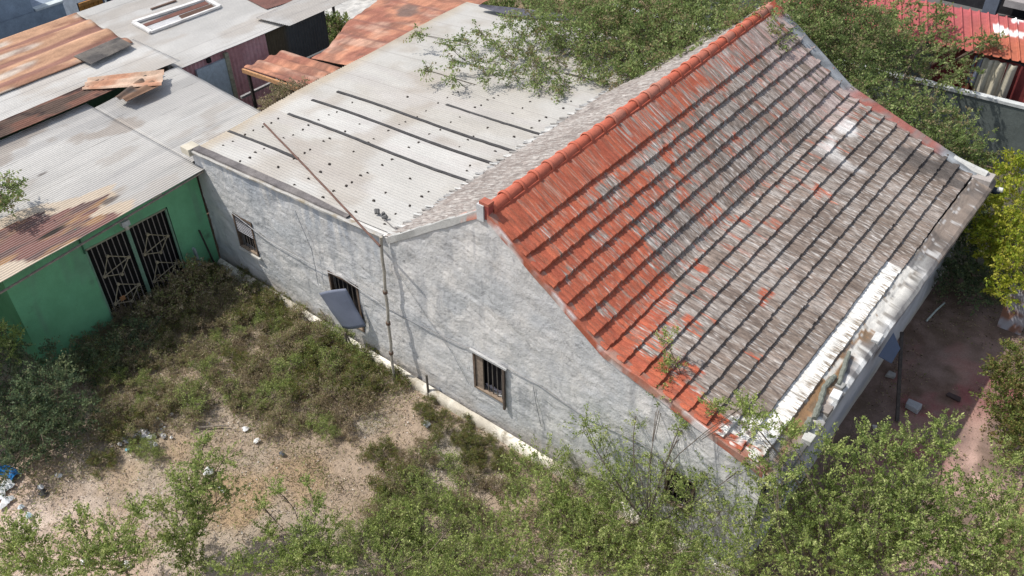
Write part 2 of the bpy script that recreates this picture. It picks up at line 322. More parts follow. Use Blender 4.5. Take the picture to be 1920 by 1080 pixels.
    for i in range(n):
        y0 = .16+i*L_; y1 = y0+L_+.03; nn = float(noise(i*1.7, 0, 5)); oz = .02*(nn-.5); ox = .02*(float(noise(i*1.3, 4, 5))-.5)
        for (ya, yb, ra, rb, lf) in ((y0, y1, .128, .118, 0), (y0-.01, y0+.06, .145, .145, .008)):
            P = np.zeros((4, na, 3))
            for k, t in enumerate((0, .05, .95, 1)):
                yy = ya+(yb-ya)*t; R_ = (ra+(rb-ra)*t)*(.86 if k in (0, 3) else 1)
                th = np.linspace(-.25, math.pi+.25, na)
                P[k, :, 0] = 2.75-.05*yy/LN+ox+np.cos(th)*R_*1.05; P[k, :, 1] = yy; P[k, :, 2] = 5.655+.07*yy/LN+oz+lf+np.sin(th)*R_
            cc = mixc((.46,.12,.072), (.40,.20,.15), min(1, max(0, nn*1.4-.4))*min(1, y0/6))
            b.grid(P[:, ::-1], np.broadcast_to(cc, (4, na, 3)))
    b.build('ridge_tiles', MT['ridge'], H, smooth=True)
    # mortar bed under the ridge
    b = MB(); ys = np.linspace(.1, 11.6, 120); P = np.zeros((120, 5, 3))
    for j, (dx, dz) in enumerate(((-.2,-.10),(-.15,-.03),(0,.0),(.15,-.03),(.2,-.11))):
        P[:, j, 0] = 2.75-.05*ys/LN+dx+.02*(noise(ys*4, ys*0+j, 3)-.5); P[:, j, 1] = ys; P[:, j, 2] = 5.70+.07*ys/LN+dz
    b.grid(P, np.broadcast_to((.36,.085,.05), (120, 5, 3))); b.build('ridge_mortar', MT['ridge'], H)
    # --- verges (painted mortar strips closing the tile edges)
    def verge(name, y0, y1, colf, x0, x1, h=.05):
        b = MB(); xs = np.linspace(x0, x1, 70); P = np.zeros((70, 6, 3)); C = np.zeros((70, 6, 3))
        for j, (t, dz) in enumerate(((0,-.12),(0,h*.7),(.2,h),(.8,h),(1,h*.5),(1,-.1))):
            yy = y0+(y1-y0)*t+.03*(noise(xs*4, xs*0+j, 8)-.5)*(0 < j < 5); P[:, j, 0] = xs; P[:, j, 1] = yy; P[:, j, 2] = roof_z(xs, yy)+dz+.02*(noise(xs*5, xs*0+j, 6)-.5)
            C[:, j] = colf(xs, j)
        b.grid(P, C); return b.build(name, MT['ridge'], H)
    def cn(xs, j):
        c = mixc((.37,.11,.065), (.33,.19,.15), ss(.45, .6, fbm(xs*3, xs*0+j, 9)))
        return mixc(c, (.66,.66,.66), .8*(ss(.5, .62, fbm(xs*4, xs*0+j, 12)) if j < 2 else 0*xs))
    verge('near_verge', -.02, .17, cn, 2.85, 8.7)
    def cf(xs, j):
        c = mixc((.34,.36,.38), (.17,.18,.19), ss(.35, .6, fbm(xs*3, xs*0+j, 10)))
        c = mixc(c, mixc((.33,.10,.075), (.25,.17,.15), ss(.45, .6, fbm(xs*4, xs*0+j, 88))), ss(4.9, 5.5, xs)*(1-ss(7.4, 7.9, xs))*.9)
        c = mixc(c, (.40,.10,.06), 1-ss(2.9, 3.2, xs)); return c
    verge('far_verge', 11.35, 11.78, cf, 2.7, 8.75, .09)
    def cb(xs, j): return mixc((.38,.38,.37), (.5,.2,.14), ss(.55, .62, fbm(xs*3, xs*0+j, 14))*(xs > 2.1))
    verge('rear_slope_verge', -.02, .1, cb, .1, 2.66)
    # apex block
    b = MB(); b.box((2.62,-.03,5.5),(2.78,.12,5.84),(.5,.51,.52)); b.box((2.66,.0,5.842),(2.88,.16,5.90),(.38,.12,.08)); b.box((2.782,.0,5.55),(2.88,.13,5.84),(.26,.06,.05))
    b.build('apex_block', MT['ridge'], H)
    b = MB(); b.box((8.55,11.3,2.86),(9.02,11.75,3.02),(.35,.32,.3)); b.tube([(8.0,11.6,3.14),(8.3,11.62,3.06),(8.85,11.6,3.0)], [.12,.13,.11], 8, (.5,.5,.48)); b.build('corner_mortar', MT['conc'], H)
    # --- plinth ledge
    b = MB(); n = 160; xs = np.linspace(-6.7, 8.8, n); P = np.zeros((n, 4, 3))
    wv = .05*(fbm(xs*2.3, xs*0, 6)-.5)
    for j, (y, z) in enumerate(((-.02,.21),(-.10,.19),(-.15,.12),(-.17,-.1))): P[:, j, 0] = xs; P[:, j, 1] = y-.05+wv*(j > 0); P[:, j, 2] = z+wv*.8+.04*ss(-1, -6, xs)
    c = mixc((.74,.70,.62), (.48,.44,.37), ss(.5, .65, fbm(xs*1.7, xs*0, 22)))
    b.grid(P[::-1], np.repeat(c[::-1, None], 4, 1)); b.build('plinth_ledge', MT['ledge'], H, smooth=True)
    # white irregular lip on the wall tops
    b = MB(); xs = np.linspace(-6.75, -.05, 90); P = np.zeros((90, 4, 3))
    for j, (y, z) in enumerate(((-.068,-.03),(-.072,.01),(-.03,.018),(.07,.0))): P[:, j, 0] = xs; P[:, j, 1] = y+.02*(noise(xs*3, xs*0+j, 5)-.5); P[:, j, 2] = 3.93+.058*xs+z+.02*(noise(xs*2, xs*0, 7)-.5)
    b.grid(P[::-1], np.broadcast_to((.38,.37,.35), (90, 4, 3))); b.build('wall_coping', MT['ledge'], H)
    # --- annex roof of corrugated fibre cement sheets
    def anxz(x): return 3.95+.058*x
    b = MB(); ny = 640; ys = np.linspace(.12, 11.3, ny); nx = 30
    P = np.zeros((nx, ny, 3)); C = np.zeros((nx, ny, 3)); cor = .011*np.sin(ys*2*np.pi/.088)
    for i in range(nx):
        t = i/(nx-1); xl = -6.75-.45*ss(0, 5, ys)-.35*ss(5, 11, ys); xr = .16+.04*ys/8
        xx = xl+(xr-xl)*t; P[i, :, 0] = xx; P[i, :, 1] = ys+.03*np.sin(xx)
        flat = 1-.75*ss(5.5, 7.5, ys)                                       # the far sheets are coated smooth
        P[i, :, 2] = anxz(xx)+cor*flat+.03*(fbm(xx*.7, ys*.7, 6)-.5)+.006*ss(3.62, 3.64, ys)+.006*ss(2.6, 2.62, ys)
        c = mixc((.375,.358,.33), (.41,.40,.38), ss(.4, .6, fbm(xx*.6, ys*.9, 4)))
        c = mixc(c, (.47,.465,.45), .7*((ys > 2.62) & (ys < 3.62)) + .5*(ys < 1.2))
        c = mixc(c, (.39,.37,.36), .45*ss(.5, .66, fbm(xx*.5+9, ys*2.5, 14)))
        c = mixc(c, (.36,.28,.18), .6*(1-ss(0, .5, xx-xl+.4*(fbm(ys, ys*0, 12)-.5))))
        c = mixc(c, (.27,.25,.235), .5*(np.abs((ys*1.18+.3) % 1-.5) < .02)*(ys > 4.4)); c = mixc(c, (.29,.25,.21), .45*ss(.54, .68, fbm(xx*1.2+9, ys*.8, 24)))
        C[i] = c
    b.grid(P, C); b.build('annex_roof', MT['asheet'], H, smooth=True)
    for (a, q, yy) in ((-6.1, .12, 4.24), (-6.3, .12, 3.52), (-6.2, .12, 2.6), (-6.75, -4.1, 1.13), (-3.0, .12, 5.24), (-1.5, -.1, 8.45)):
        b = MB(); k = 24; pts = [(a+(q-a)*i/k, yy+.03*math.sin(a+(q-a)*i/k)+.012*(random.random()-.5), anxz(a+(q-a)*i/k)+.012) for i in range(k+1)]
        for p0, p1 in zip(pts[:-1], pts[1:]): b.obox(p0, p1, .078, .035, c=(.06,.058,.06))
        b.build('seam_strip', MT['tarp'], H)
    BO = []                                                                # washers and bolt heads
    for xr_, y0, y1, dy in ((-6.2,.3,2.4,.33),(-5.2,.3,5.2,.30),(-4.2,.3,5.2,.42),(-3.2,.3,7.6,.46),(-2.2,.3,6.4,.40),(-1.2,.3,7.0,.48),(-.35,.3,7.2,.52)):
        yy = y0
        while yy < y1:
            if random.random() < .82:
                X_ = xr_+random.uniform(-.06, .06)-.05*yy*0; r_ = random.choice([.8,1,.75]); BO.append(((X_, yy, anxz(X_)), r_))
            yy += .8*dy*random.choice([.55, 1, 1, 1.4])
    b = MB(); b.tube([(0, 0, -.01), (0, 0, .02), (0, 0, .03)], [.038, .035, .02], 6, (.06,.05,.045)); b0 = None
    for loc, r_ in BO:
        if b0 is None: b0 = bb_ = b.build('roof_bolt', MT['dark'], H)
        else: bb_ = b0.copy(); sc.collection.objects.link(bb_)
        bb_.location = loc; bb_.scale = (r_, r_, 1)
    b = MB()                                                               # dark strip along the front of the annex roof
    xs = np.linspace(-6.9, -1.15, 60); P = np.zeros((60, 4, 3))
    for j, t in enumerate((0, .05, .95, 1)):
        wd = .22*(1-.45*ss(-3, -1.2, xs)); P[:, j, 0] = xs; P[:, j, 1] = .0+t*wd+.015*(noise(xs*3, xs*0+j, 6)-.5); P[:, j, 2] = anxz(xs)+(.035 if j in (1, 2) else -.02)
    b.grid(P, mixc((.12,.11,.112), (.19,.175,.17), noise(xs*2, xs*0, 3))[:, None].repeat(4, 1)); b.build('dark_strip', MT['tarp'], H)
    b = MB(); b.box((-7.05,-.12,3.42),(-6.72,.22,3.60),(.50,.46,.38)); b.build('corner_block', MT['conc'], H)
    # ragged mortar in the valley between tiles and sheets
    b = MB()
    for i in range(150):
        y = .1+i*.075; x = .15+random.uniform(-.1, .08); s_ = random.uniform(.02, .055)
        b.tube([(x-.1, y, anxz(.1)+.02), (x+.12, y+.03, anxz(.1)+.06)], [s_*.6, s_], 5, random.choice([(.33,.33,.33),(.5,.5,.49),(.24,.23,.22)]))
    b.build('valley_mortar', MT['conc'], H)
    # --- windows
    def bars(b, x0, x1, z0, z1, y, n, c):
        for i in range(n): x = x0+(x1-x0)*(i+.5)/n; b.obox((x, y, z0), (x+random.uniform(-.01, .01), y, z1), .018, .018, (0,1,0), c)
    def window(x0, x1, z0, z1, y, kind):
        f = MB(); t = .05; wc = (.14,.10,.075)
        f.box((x0,y-.03,z0),(x0+t,y+.06,z1),wc); f.box((x1-t,y-.03,z0),(x1,y+.06,z1),wc); f.box((x0+t,y-.028,z1-t),(x1-t,y+.058,z1),wc); f.box((x0+t,y-.032,z0),(x1-t,y+.062,z0+t),(.26,.2,.15))
        fr = f.build('window', MT['wood'], H)
        d = MB(); d.box((x0+.01,y+.16,z0+.01),(x1-.01,y+.18,z1-.01),(.018,.016,.018)); d.build('opening', MT['dark'], fr)
        g = MB(); bars(g, x0+t, x1-t, z0+t, z1-t, y+.03, 6, (.13,.115,.105)); g.build('bars', MT['metal'], fr)
        if kind == 'main':
            s = MB(); s.box((x0+t+.005,y-.005,z0+t),(x0+t+.2,y+.02,z1-t-.003),(.24,.19,.15)); s.build('shutter', MT['wood'], fr)
            s = MB(); s.obox((x1+.0,y-.05,z0-.12),(x1+.0,y-.05,z1-.0),.045,.045,(0,1,0),(.11,.085,.07)); s.build('post', MT['wood'], fr)
            s = MB(); s.box((x0-.06,y-.07,z1+.01),(x1+.08,y-.01,z1+.06),(.42,.42,.42)); s.build('lintel', MT['conc'], fr)
            s = MB()
            for i in range(6): p = Vector((x0+.25+.09*i, y+.09, z0+.09)); s.prism([p+Vector((random.uniform(-.05,.05), 0, q)) for q in (0,)]+[p+Vector((.07,.03,.0)), p+Vector((.03,.02,.09)), p+Vector((-.03,.0,.06))], (0,.01,0), (.3,.28,.33))
            s.build('rags', MT['litter'], fr)
        if kind == 'left':
            s = MB()
            for k in range(9): zz = z0+.52+.053*k; s.obox((x0+t, y-.005, zz), (x1-t, y-.005, zz), .012, .052, (0,-.5,1), (.34,.34,.37) if k < 6 else (.16,.16,.18))
            s.build('louvre_panel', MT['metal'], fr)
            s = MB(); s.box((x0-.02,y-.075,z0-.07),(x1+.06,y+.0,z0-.015),(.5,.49,.46)); s.build('sill', MT['conc'], fr)
        return fr
    window(2.32, 3.17, .98, 2.04, 0., 'main'); window(-5.62, -4.87, 1.12, 2.16, 0., 'left')
    window(-2.12, -1.12, .62, 2.02, 0., 'open'); window(7.0, 7.6, .9, 1.85, 0., 'dark')
    # blind arcs of plaster mould running over the windows (cable-like mortar line)
    def surf_line(pts, r, c, name, m=MT['conc'], sub=8):
        b = MB(); P = []
        for p, q in zip(pts[:-1], pts[1:]):
            for i in range(sub): t = i/sub; P.append(Vector(p).lerp(Vector(q), t)+Vector((0, 0, .012*(random.random()-.5))))
        P.append(Vector(pts[-1])); b.tube(P, r, 5, c); return b.build(name, m, H)
    def W(px, py, y=-.03): v = ay(px, py, y); return (v.x, v.y, v.z)
    surf_line([W(430,395,-.065), W(500,450,-.065), W(600,505,-.065), W(640,520,-.065), W(712,568,-.065)], .009, (.36,.36,.37), 'plaster_ridge')
    surf_line([W(722,575), W(790,612), W(880,655), W(950,690), W(1010,722), W(1100,785), W(1200,830), W(1300,905)], .009, (.26,.26,.27), 'plaster_ridge')
    surf_line([W(553,395,-.075), W(585,470,-.075), W(597,535,-.075)], .007, (.25,.26,.28), 'wall_wire', MT['dark'])
    surf_line([W(745,510), W(800,595), W(850,665), W(880,722)], .006, (.3,.31,.32), 'wall_wire', MT['dark'])
    surf_line([W(1000,725), W(1005,757), W(1015,800)], .007, (.22,.23,.24), 'wall_wire', MT['dark'])
    return H
house()
# ------------------------------------------------------------------ things on and against the house
def A3(px, py, dz=0.):           # a picture position on the annex roof plane
    d = _ray(px, py); n = Vector((-.058, 0, 1)); p = CAM+d*((Vector((0, 0, 3.95+dz))-CAM).dot(n)/d.dot(n)); return p
o = az(742, 692, 0); T = thing('leaning_pole', 'thin grey metal pole with rusty clamps leaning against the white wall at the annex corner', 'pole', (o.x, -.3, 0))
b = MB(); pts = [Vector((.08, -.34, 0)).lerp(Vector((.0, -.10, 3.98)), i/14)+Vector((.015*math.sin(i*1.9), 0, 0)) for i in range(15)]
b.tube(pts, .034, 7, (.36,.33,.28)); b.build('shaft', MT['rust'], T)
for k in (3, 6, 9):
    b = MB(); p = pts[k]; b.tube([p-Vector((0,0,.035)), p+Vector((0,0,.035))], .055, 8, (.12,.08,.06)); b.build('clamp', MT['rust'], T)
p0, p1 = A3(495, 232, .05), A3(712, 461, .08); T = thing('rusty_rod', 'long dark rusty rod lying slantwise across the pale corrugated annex roof', 'rod', p1)
b = MB(); b.tube([p0.lerp(p1, i/16)+Vector((.012*math.sin(i*2.1), 0, .03*math.sin(math.pi*i/16))) for i in range(17)], .024, 6, (.13,.075,.06)); b.build('shaft', MT['rust'], T)
b = MB(); b.tube([p0, p0+(p0-p1).normalized()*.06], .03, 6, (.45,.42,.4)); b.build('tip', MT['metal'], T)
p = A3(713, 407, .02); T = thing('roof_clutter', 'small dark bundle of broken fittings lying near the front valley of the annex roof', 'debris', p)
b = MB()
for i in range(5): q = p+Vector((random.uniform(-.14,.1), random.uniform(-.08,.08), .04)); b.tube([q, q+Vector((random.uniform(-.1,.1), random.uniform(-.06,.08), .04))], [.035,.045], 6, (.12,.12,.12))
b.build('fittings', MT['metal'], T)
b = MB(); b.tube([p+Vector((.05,0,.03)), A3(735, 425, .03), A3(760, 441, .03)], .012, 5, (.15,.14,.14)); b.build('wire', MT['metal'], T)
# loose corrugated panel over the second window
Q = [Vector(v) for v in ((-2.07,-.40,1.60),(-1.35,-.17,1.96),(-.91,-.11,1.0),(-1.62,-.24,.66))]
P = np.zeros((15, 15, 3))
for i in range(15):
    for j in range(15):
        s_, t_ = i/14, j/14; v = Q[0]*(1-s_)*(1-t_)+Q[1]*s_*(1-t_)+Q[2]*s_*t_+Q[3]*(1-s_)*t_; v = v+Vector((0, -.09*math.sin(math.pi*s_), .07*math.sin(math.pi*s_)*(1-t_)+.02*math.sin(t_*9))); P[i, j] = v
b = MB(); b.grid(P, mixc((.21,.23,.30), (.17,.19,.25), fbm(P[..., 0]*4, P[..., 2]*9, 3))); o = b.build('loose_tin_sheet', MT['sheet'], smooth=True, solid=.014); tag(o, 'blue grey curved sheet panel hanging askew in front of the second annex window', 'panel')
p = az(652, 655); b = MB(); b.tube([(p.x, p.y, 0), (p.x+.02, p.y, .55)], .022, 6, (.12,.10,.08)); b.tube([(p.x+.25, p.y+.05, 0), (p.x+.04, p.y, .5)], .018, 6, (.12,.10,.08)); tag(b.build('prop_sticks', MT['wood']), 'two short crossed sticks standing in weeds below the hanging blue grey panel', 'sticks')
b = MB(); b.tube([(1.05,-.2,-.05),(1.0,-.16,.62)], .028, 7, (.12,.105,.09)); tag(b.build('stake', MT['wood']), 'short dark stake standing beside the plinth left of the barred window', 'stake')
# blocks and broken tiles on the eave ledge
for px, py, s_, c, lab in ((1647,637,(.2,.34,.07),(.55,.55,.54),'largest white slab lying on the eave ledge beside the rust stained gutter'),
                      (1568,746,(.2,.30,.10),(.66,.67,.68),'bright white block on the eave ledge, middle of the row near the corner'),
                      (1578,728,(.17,.2,.08),(.27,.27,.26),'grey round edged block on the eave ledge just above the bright white block'),
                      (1553,773,(.2,.26,.08),(.24,.21,.19),'mottled grey brown block on the eave ledge below the bright white block'),
                      (1540,800,(.19,.16,.07),(.28,.27,.26),'small grey block on the eave ledge, second from the near corner'),
                      (1517,826,(.21,.26,.09),(.5,.5,.48),'white speckled block at the near corner end of the eave ledge')):
    d = _ray(px, py); p = CAM+d*((2.93-CAM.z)/d.z); b = MB(); sx, sy, sz = [v/2.35 for v in s_]; jr = lambda: random.uniform(-.018, .018)
    cs = [(-sx+jr(),-sy+jr(),0),(sx+jr(),-sy+jr(),0),(sx+jr(),sy+jr(),0),(-sx+jr(),sy+jr(),0)]
    b.prism([(p.x+a-.03, p.y+q, 2.9) for a, q, _ in cs], (0, 0, .04+2*sz), c); ob = b.build('ledge_block', MT['conc'])
    md = ob.modifiers.new('bevel', 'BEVEL'); md.width = .012; md.segments = 2; tag(ob, lab, 'block', 'blocks on the eave ledge')
for i, (a, q, r) in enumerate((((1592,660),(1572,722),.05),((1566,704),(1546,726),.055),((1547,722),(1536,760),.055),((1537,756),(1527,785),.06),((1520,784),(1508,812),.065))):
    pa = az(*a, 3.06); pb = az(*q, 3.0); b = MB(); k = 8
    b.tube([pa.lerp(pb, t/k)+Vector((.008*math.sin(t*2+i), 0, .01*math.cos(t*3))) for t in range(k+1)], [r*(.55+.45*math.sin(math.pi*(.15+.7*t/k))) for t in range(k+1)], 8, (.17,.18,.155))
    tag(b.build('weathered_branch', MT['bark']), ['long straight grey green weathered log, highest on the gutter by the eave ledge', 'short grey log second from the top in the gutter', 'grey log in the middle of the row lying in the gutter', 'thick grey log fourth down along the gutter', 'stubby grey log nearest the house corner in the gutter'][i], 'log', 'logs lying along the eave gutter')
# ------------------------------------------------------------------ neighbouring sheds
def corr(b, c00, c10, c11, c01, pitch=.076, amp=.009, colf=None, wob=.02, nu=40, spp=6, shape='sin'):
    c00, c10, c11, c01 = [np.array(c, float) for c in (c00, c10, c11, c01)]
    Lv = np.linalg.norm(c01-c00); nv = max(8, int(Lv/pitch*spp)); u = np.linspace(0, 1, nu)[:, None, None]; v = np.linspace(0, 1, nv)[None, :, None]
    P = c00*(1-u)*(1-v)+c10*u*(1-v)+c11*u*v+c01*(1-u)*v
    n = np.cross(c10-c00, c01-c00); n /= np.linalg.norm(n); n = n*np.sign(n[2]) if abs(n[2]) > .2 else n
    ph = v[..., 0]*Lv/pitch
    h = np.sin(2*np.pi*ph) if shape == 'sin' else np.clip(np.abs((ph % 1)-.5)*8-2.6, 0, 1)*2-1
    P = P+n*(amp*h+wob*(fbm(P[..., 0]*.9+P[..., 2], P[..., 1]*.9, 6)-.5)*2)[..., None]
    c = colf(P[..., 0], P[..., 1], P[..., 2], ph) if colf is not None else None
    b.grid(P, c)
GR = (.46,.445,.425)
def near_px(X, Y, px, py, z, r, k=1., s=3.):
    p = az(px, py, z); return 1-ss(.6, 1.1, np.hypot((X-p.x)/r[0], (Y-p.y)/r[1])+k*(fbm(X*s, Y*s, 37)-.5))
def green_shed():
    S = thing('green_shed', 'low green painted shed with barred double gate and grey roof rusted along the eave', 'shed', (-6.8, -2.5, 0))
    et = lambda y: 3.12+.075*y*(y < 0)
    xw = -6.82
    def gc(a, b_): 
        c = mixc((.15,.40,.215), (.175,.45,.25), fbm(a*1.5, b_*1.5, 8)); return mixc(c, (.16,.24,.19), .4*ss(.55, .7, fbm(a*4, b_*1, 18)))
    b = MB()
    for (y0, y1, z0, z1) in ((-5.15,-3.27,-.1,9),(-3.27,-1.03,2.38,9),(-1.03,-.05,-.1,9)):
        Y, T = np.meshgrid(np.linspace(y0, y1, 20), np.linspace(0, 1, 14), indexing='ij'); Z = z0+(et(Y)-.03-z0)*T
        b.grid(np.stack([xw+.015*(fbm(Y*2, Z*2, 4)-.5), Y, Z], -1), gc(Y, Z))
    for (y0, y1) in ((-3.27,-3.27),(-1.03,-1.03)): b.add([(xw-.2,y0,-.1),(xw,y0,-.1),(xw,y0,2.38),(xw-.2,y0,2.38)], [(0,1,2,3),(3,2,1,0)], (.05,.17,.09))
    b.add([(xw-.2,-3.27,2.38),(xw,-3.27,2.38),(xw,-1.03,2.38),(xw-.2,-1.03,2.38)], [(0,1,2,3)], (.05,.17,.09))
    b.build('front_wall', MT['green'], S)
    b = MB(); Y, Z = np.meshgrid(np.linspace(-11.5, -5.15, 20), np.linspace(-.1, 2.35, 10), indexing='ij'); b.grid(np.stack([Y*0-8.6, Y, Z], -1), gc(Y, Z))
    X, Z = np.meshgrid(np.linspace(-8.6, xw, 12), np.linspace(-.1, 2.7, 10), indexing='ij'); b.grid(np.stack([X, X*0-5.15, Z], -1), gc(X, Z)); b.build('side_wall', MT['green'], S)
    b = MB(); b.box((-13,-12,-.1),(-12.8,2.6,3.0),(.1,.2,.13)); b.build('rear_wall', MT['green'], S)
    b = MB(); b.box((xw-2.2,-3.3,-.05),(xw-.22,-1.0,2.4),(.015,.014,.014)); b.build('dark_opening', MT['dark'], S)
    b = MB(); b.obox((xw+.03,-3.3,2.3),(xw+.03,-3.3,3.0),.03,.03,(0,1,0),(.04,.12,.07)); b.build('downpipe', MT['metal'], S)
    # gate leaves with bars and star ornaments
    for (y0, y1, rs) in ((-3.24,-2.16,1),(-2.12,-1.06,2)):
        f = MB(); x = xw-.05; c = (.20,.33,.24)
        f.obox((x,y0,0),(x,y0,2.32),.045,.045,(1,0,0),c); f.obox((x,y1,0),(x,y1,2.32),.045,.045,(1,0,0),c); f.obox((x,y0,2.33),(x,y1,2.33),.045,.045,(0,0,1),(.30,.30,.22)); f.obox((x,y0,.06),(x,y1,.06),.045,.045,(0,0,1),c)
        g = f.build('gate_leaf', MT['metal'], S)
        bb = MB(); n = 7
        for i in range(n): yy = y0+(y1-y0)*(i+1)/(n+1); bb.tube([(x,yy,.06),(x,yy,2.3)], .012, 5, (.26,.23,.21))
        bb.build('bars', MT['metal'], g)
        o = MB(); cc = (.34,.29,.20)
        for zc in (1.62, .75):
            ym = (y0+y1)/2; pts = [(x+.03, ym-.36, zc-.18), (x+.03, ym+.36, zc-.02), (x+.03, ym-.12, zc+.3), (x+.03, ym+.05, zc-.36)]
            for p, q in ((0,1),(0,2),(1,3),(2,1),(0,3)): o.tube([pts[p], pts[q]], .013, 5, cc)
            for p in pts: o.tube([Vector(p)-Vector((.02,0,0)), Vector(p)+Vector((.03,0,0))], .04, 8, cc)
        o.build('ornament', MT['rust'], g)
        if rs == 1: o = MB(); o.box((x+.01,-2.9,.55),(x+.05,-2.78,.66),(.4,.2,.09)); o.build('lock_plate', MT['rust'], g)
    # roof
    def rc(X, Y, Z, ph):
        c = mixc(GR, (.53,.515,.49), ss(.4, .6, fbm(X*.8, Y*.3, 4)))
        c = mixc(c, (.36,.35,.34), .55*ss(.48, .6, fbm(X*3, Y*.25, 5))); c = mixc(c, (.30,.24,.19), .5*ss(.58, .68, fbm(X*1.5, Y*.9, 55))); c = mixc(c, (.22,.21,.2), .5*(np.abs((X*1.2) % 1-.5) < .012))
        c = mixc(c, (.50,.485,.46), .5*ss(.6, .64, noise(X*1.3, Y*.0, 6)))
        e = -6.45-X+1.1*(fbm(X*1.3, Y*.8, 9)-.5)                       # distance from the eave
        PQ = [tuple(az(px, py, 3.1)[:2]) for px, py in ((-60,455),(0,425),(60,400),(130,385),(172,372),(212,356),(196,383),(165,400),(226,398),(200,416),(60,478),(45,474),(0,486),(-60,520))]
        PQ2 = [tuple(az(px, py, 3.1)[:2]) for px, py in ((-60,430),(60,385),(130,372),(215,345),(250,392),(200,425),(0,530),(-60,560))]
        nx_ = X+.22*(fbm(X*2.4, Y*1.2, 3)-.5); ny_ = Y+1.1*(fbm(X*3, Y*.9, 23)-.5)
        def ip(PP):
            ins = np.zeros(X.shape, bool); j = len(PP)-1
            for i in range(len(PP)):
                (xi, yi), (xj, yj) = PP[i], PP[j]
                ins ^= ((yi > ny_) != (yj > ny_)) & (nx_ < (xj-xi)*(ny_-yi)/(yj-yi+1e-12)+xi); j = i
            return ins
        band = (ss(-2.3, -2.9, Y+.9*(fbm(Y*1.5, X*2, 2)-.5)-.55*np.clip(e, 0, 1.4)))*ss(1.35, 1.05, e)*ss(-5.8, -5.2, Y+ .6*e)
        band = np.clip(band, 0, 1)*(1-.0*e)
        edge = ss(1.75, 1.2, e)*ss(-1.9, -2.7, Y)*ss(-6.2, -5.4, Y)
        band = ip(PQ)*1.; edge = ip(PQ2)*1.; c = mixc(c, (.56,.44,.31), .65*edge)
        rr = mixc((.20,.088,.072), (.12,.068,.06), ss(.4, .6, fbm(X*5, Y*1.2, 7))); rr = mixc(rr, (.34,.19,.09), ss(.55, .66, fbm(X*2, Y*.7, 17)))
        rr = mixc(rr, (.37,.33,.31), .45*(np.sin(2*np.pi*ph) > .5))
        c = mixc(c, rr, band)
        c = mixc(c, (.02,.02,.015), near_px(X, Y, 95, 437, 3.0, (.1,.42), .6)*.95)
        for a, q, r in ((80,328,(.06,.12)),(205,372,(.12,.3)),(345,228,(.03,.25))): c = mixc(c, (.12,.10,.09) if a != 345 else (.6,.6,.6), near_px(X, Y, a, q, 3.1, r, .5)*.9)
        return c
    b = MB(); ys = [-12, -5.2, -2.6, .05]
    # eave line drops a little away from the white house
    for ya, yb, xr in ((-12, 0.02, -6.42), (.02, 2.75, -6.98)):
        za = 3.1+.075*max(ya, -6.5)*(ya < 0); zb = 3.12+.0*yb
        corr(b, (xr-0.0, ya, za), (xr, yb, zb), (-11.75, yb if yb < 1 else 2.95, 3.22), (-11.35, ya, 3.22+.0*ya), .076, .011, rc, .02, nu=int((yb-ya)/.11))
    b.build('metal_roof', MT['sheet'], S, smooth=True, solid=.006)
    b = MB(); b.obox((-6.43,-6.5,2.58),(-6.43,-.05,3.07),.05,.03,c=(.28,.24,.2)); b.build('eave_batten', MT['wood'], S)
    L_ = MB(); y, z = -2.2, 2.6; L_.box((xw,y-.1,z-.08),(xw+.16,y+.1,z+.06),(.5,.52,.52)); L_.tube([(xw+.1,y,z-.08),(xw+.13,y,z-.19)], [.06,.045], 8, (.5,.46,.4)); L_.build('wall_lamp', MT['metal'], S)
    L_ = MB(); y, z = -1.2, 2.86; L_.box((xw,y-.14,z-.09),(xw+.02,y+.14,z+.07),(.5,.47,.38)); L_.box((xw+.021,y-.1,z-.05),(xw+.026,y+.1,z+.05),(.02,.02,.02)); L_.build('vent_hole', MT['conc'], S)
    return S
green_shed()
p = az(368, 505, .3)
b = MB(); b.obox((-6.55,-.75,0),(-6.6,-.78,1.05),.10,.05,(0,1,0),(.30,.36,.36)); tag(b.build('pale_post', MT['wood']), 'pale grey post standing in weeds just right of the green gate', 'post')
b = MB(); b.obox((-6.72,-.28,0.2),(-6.74,-.42,1.35),.05,.03,(0,1,0),(.06,.05,.045)); tag(b.build('dark_lath', MT['wood']), 'thin dark lath leaning on the green wall near its right corner', 'lath')
def rustc(X, Y, Z, ph, per=1.05):
    s_ = .5+.5*np.sin(X*2*np.pi/per+.35*Y+1.2*(fbm(X*.7, Y*.4, 3)-.5)*2)
    c = mixc((.44,.26,.165), (.21,.105,.08), ss(.3, .7, s_)); c = mixc(c, (.58,.51,.44), .85*ss(.86, .98, 1-s_)*ss(.35, .5, fbm(X*.5, Y*.5, 8)))
    return mixc(c, (.22,.10,.07), .6*ss(.52, .64, fbm(X*3.5, Y*.7, 19)))
def pale(X, Y, Z, ph):
    c = mixc((.52,.505,.48), (.58,.565,.54), ss(.4, .6, fbm(X*.7, Y*.3, 44))); c = mixc(c, (.42,.37,.32), .5*ss(.53, .66, fbm(X*1.1, Y*.5, 45)))
    return mixc(c, (.30,.28,.27), .5*(np.abs((X*1.45) % 1-.5) < .02))
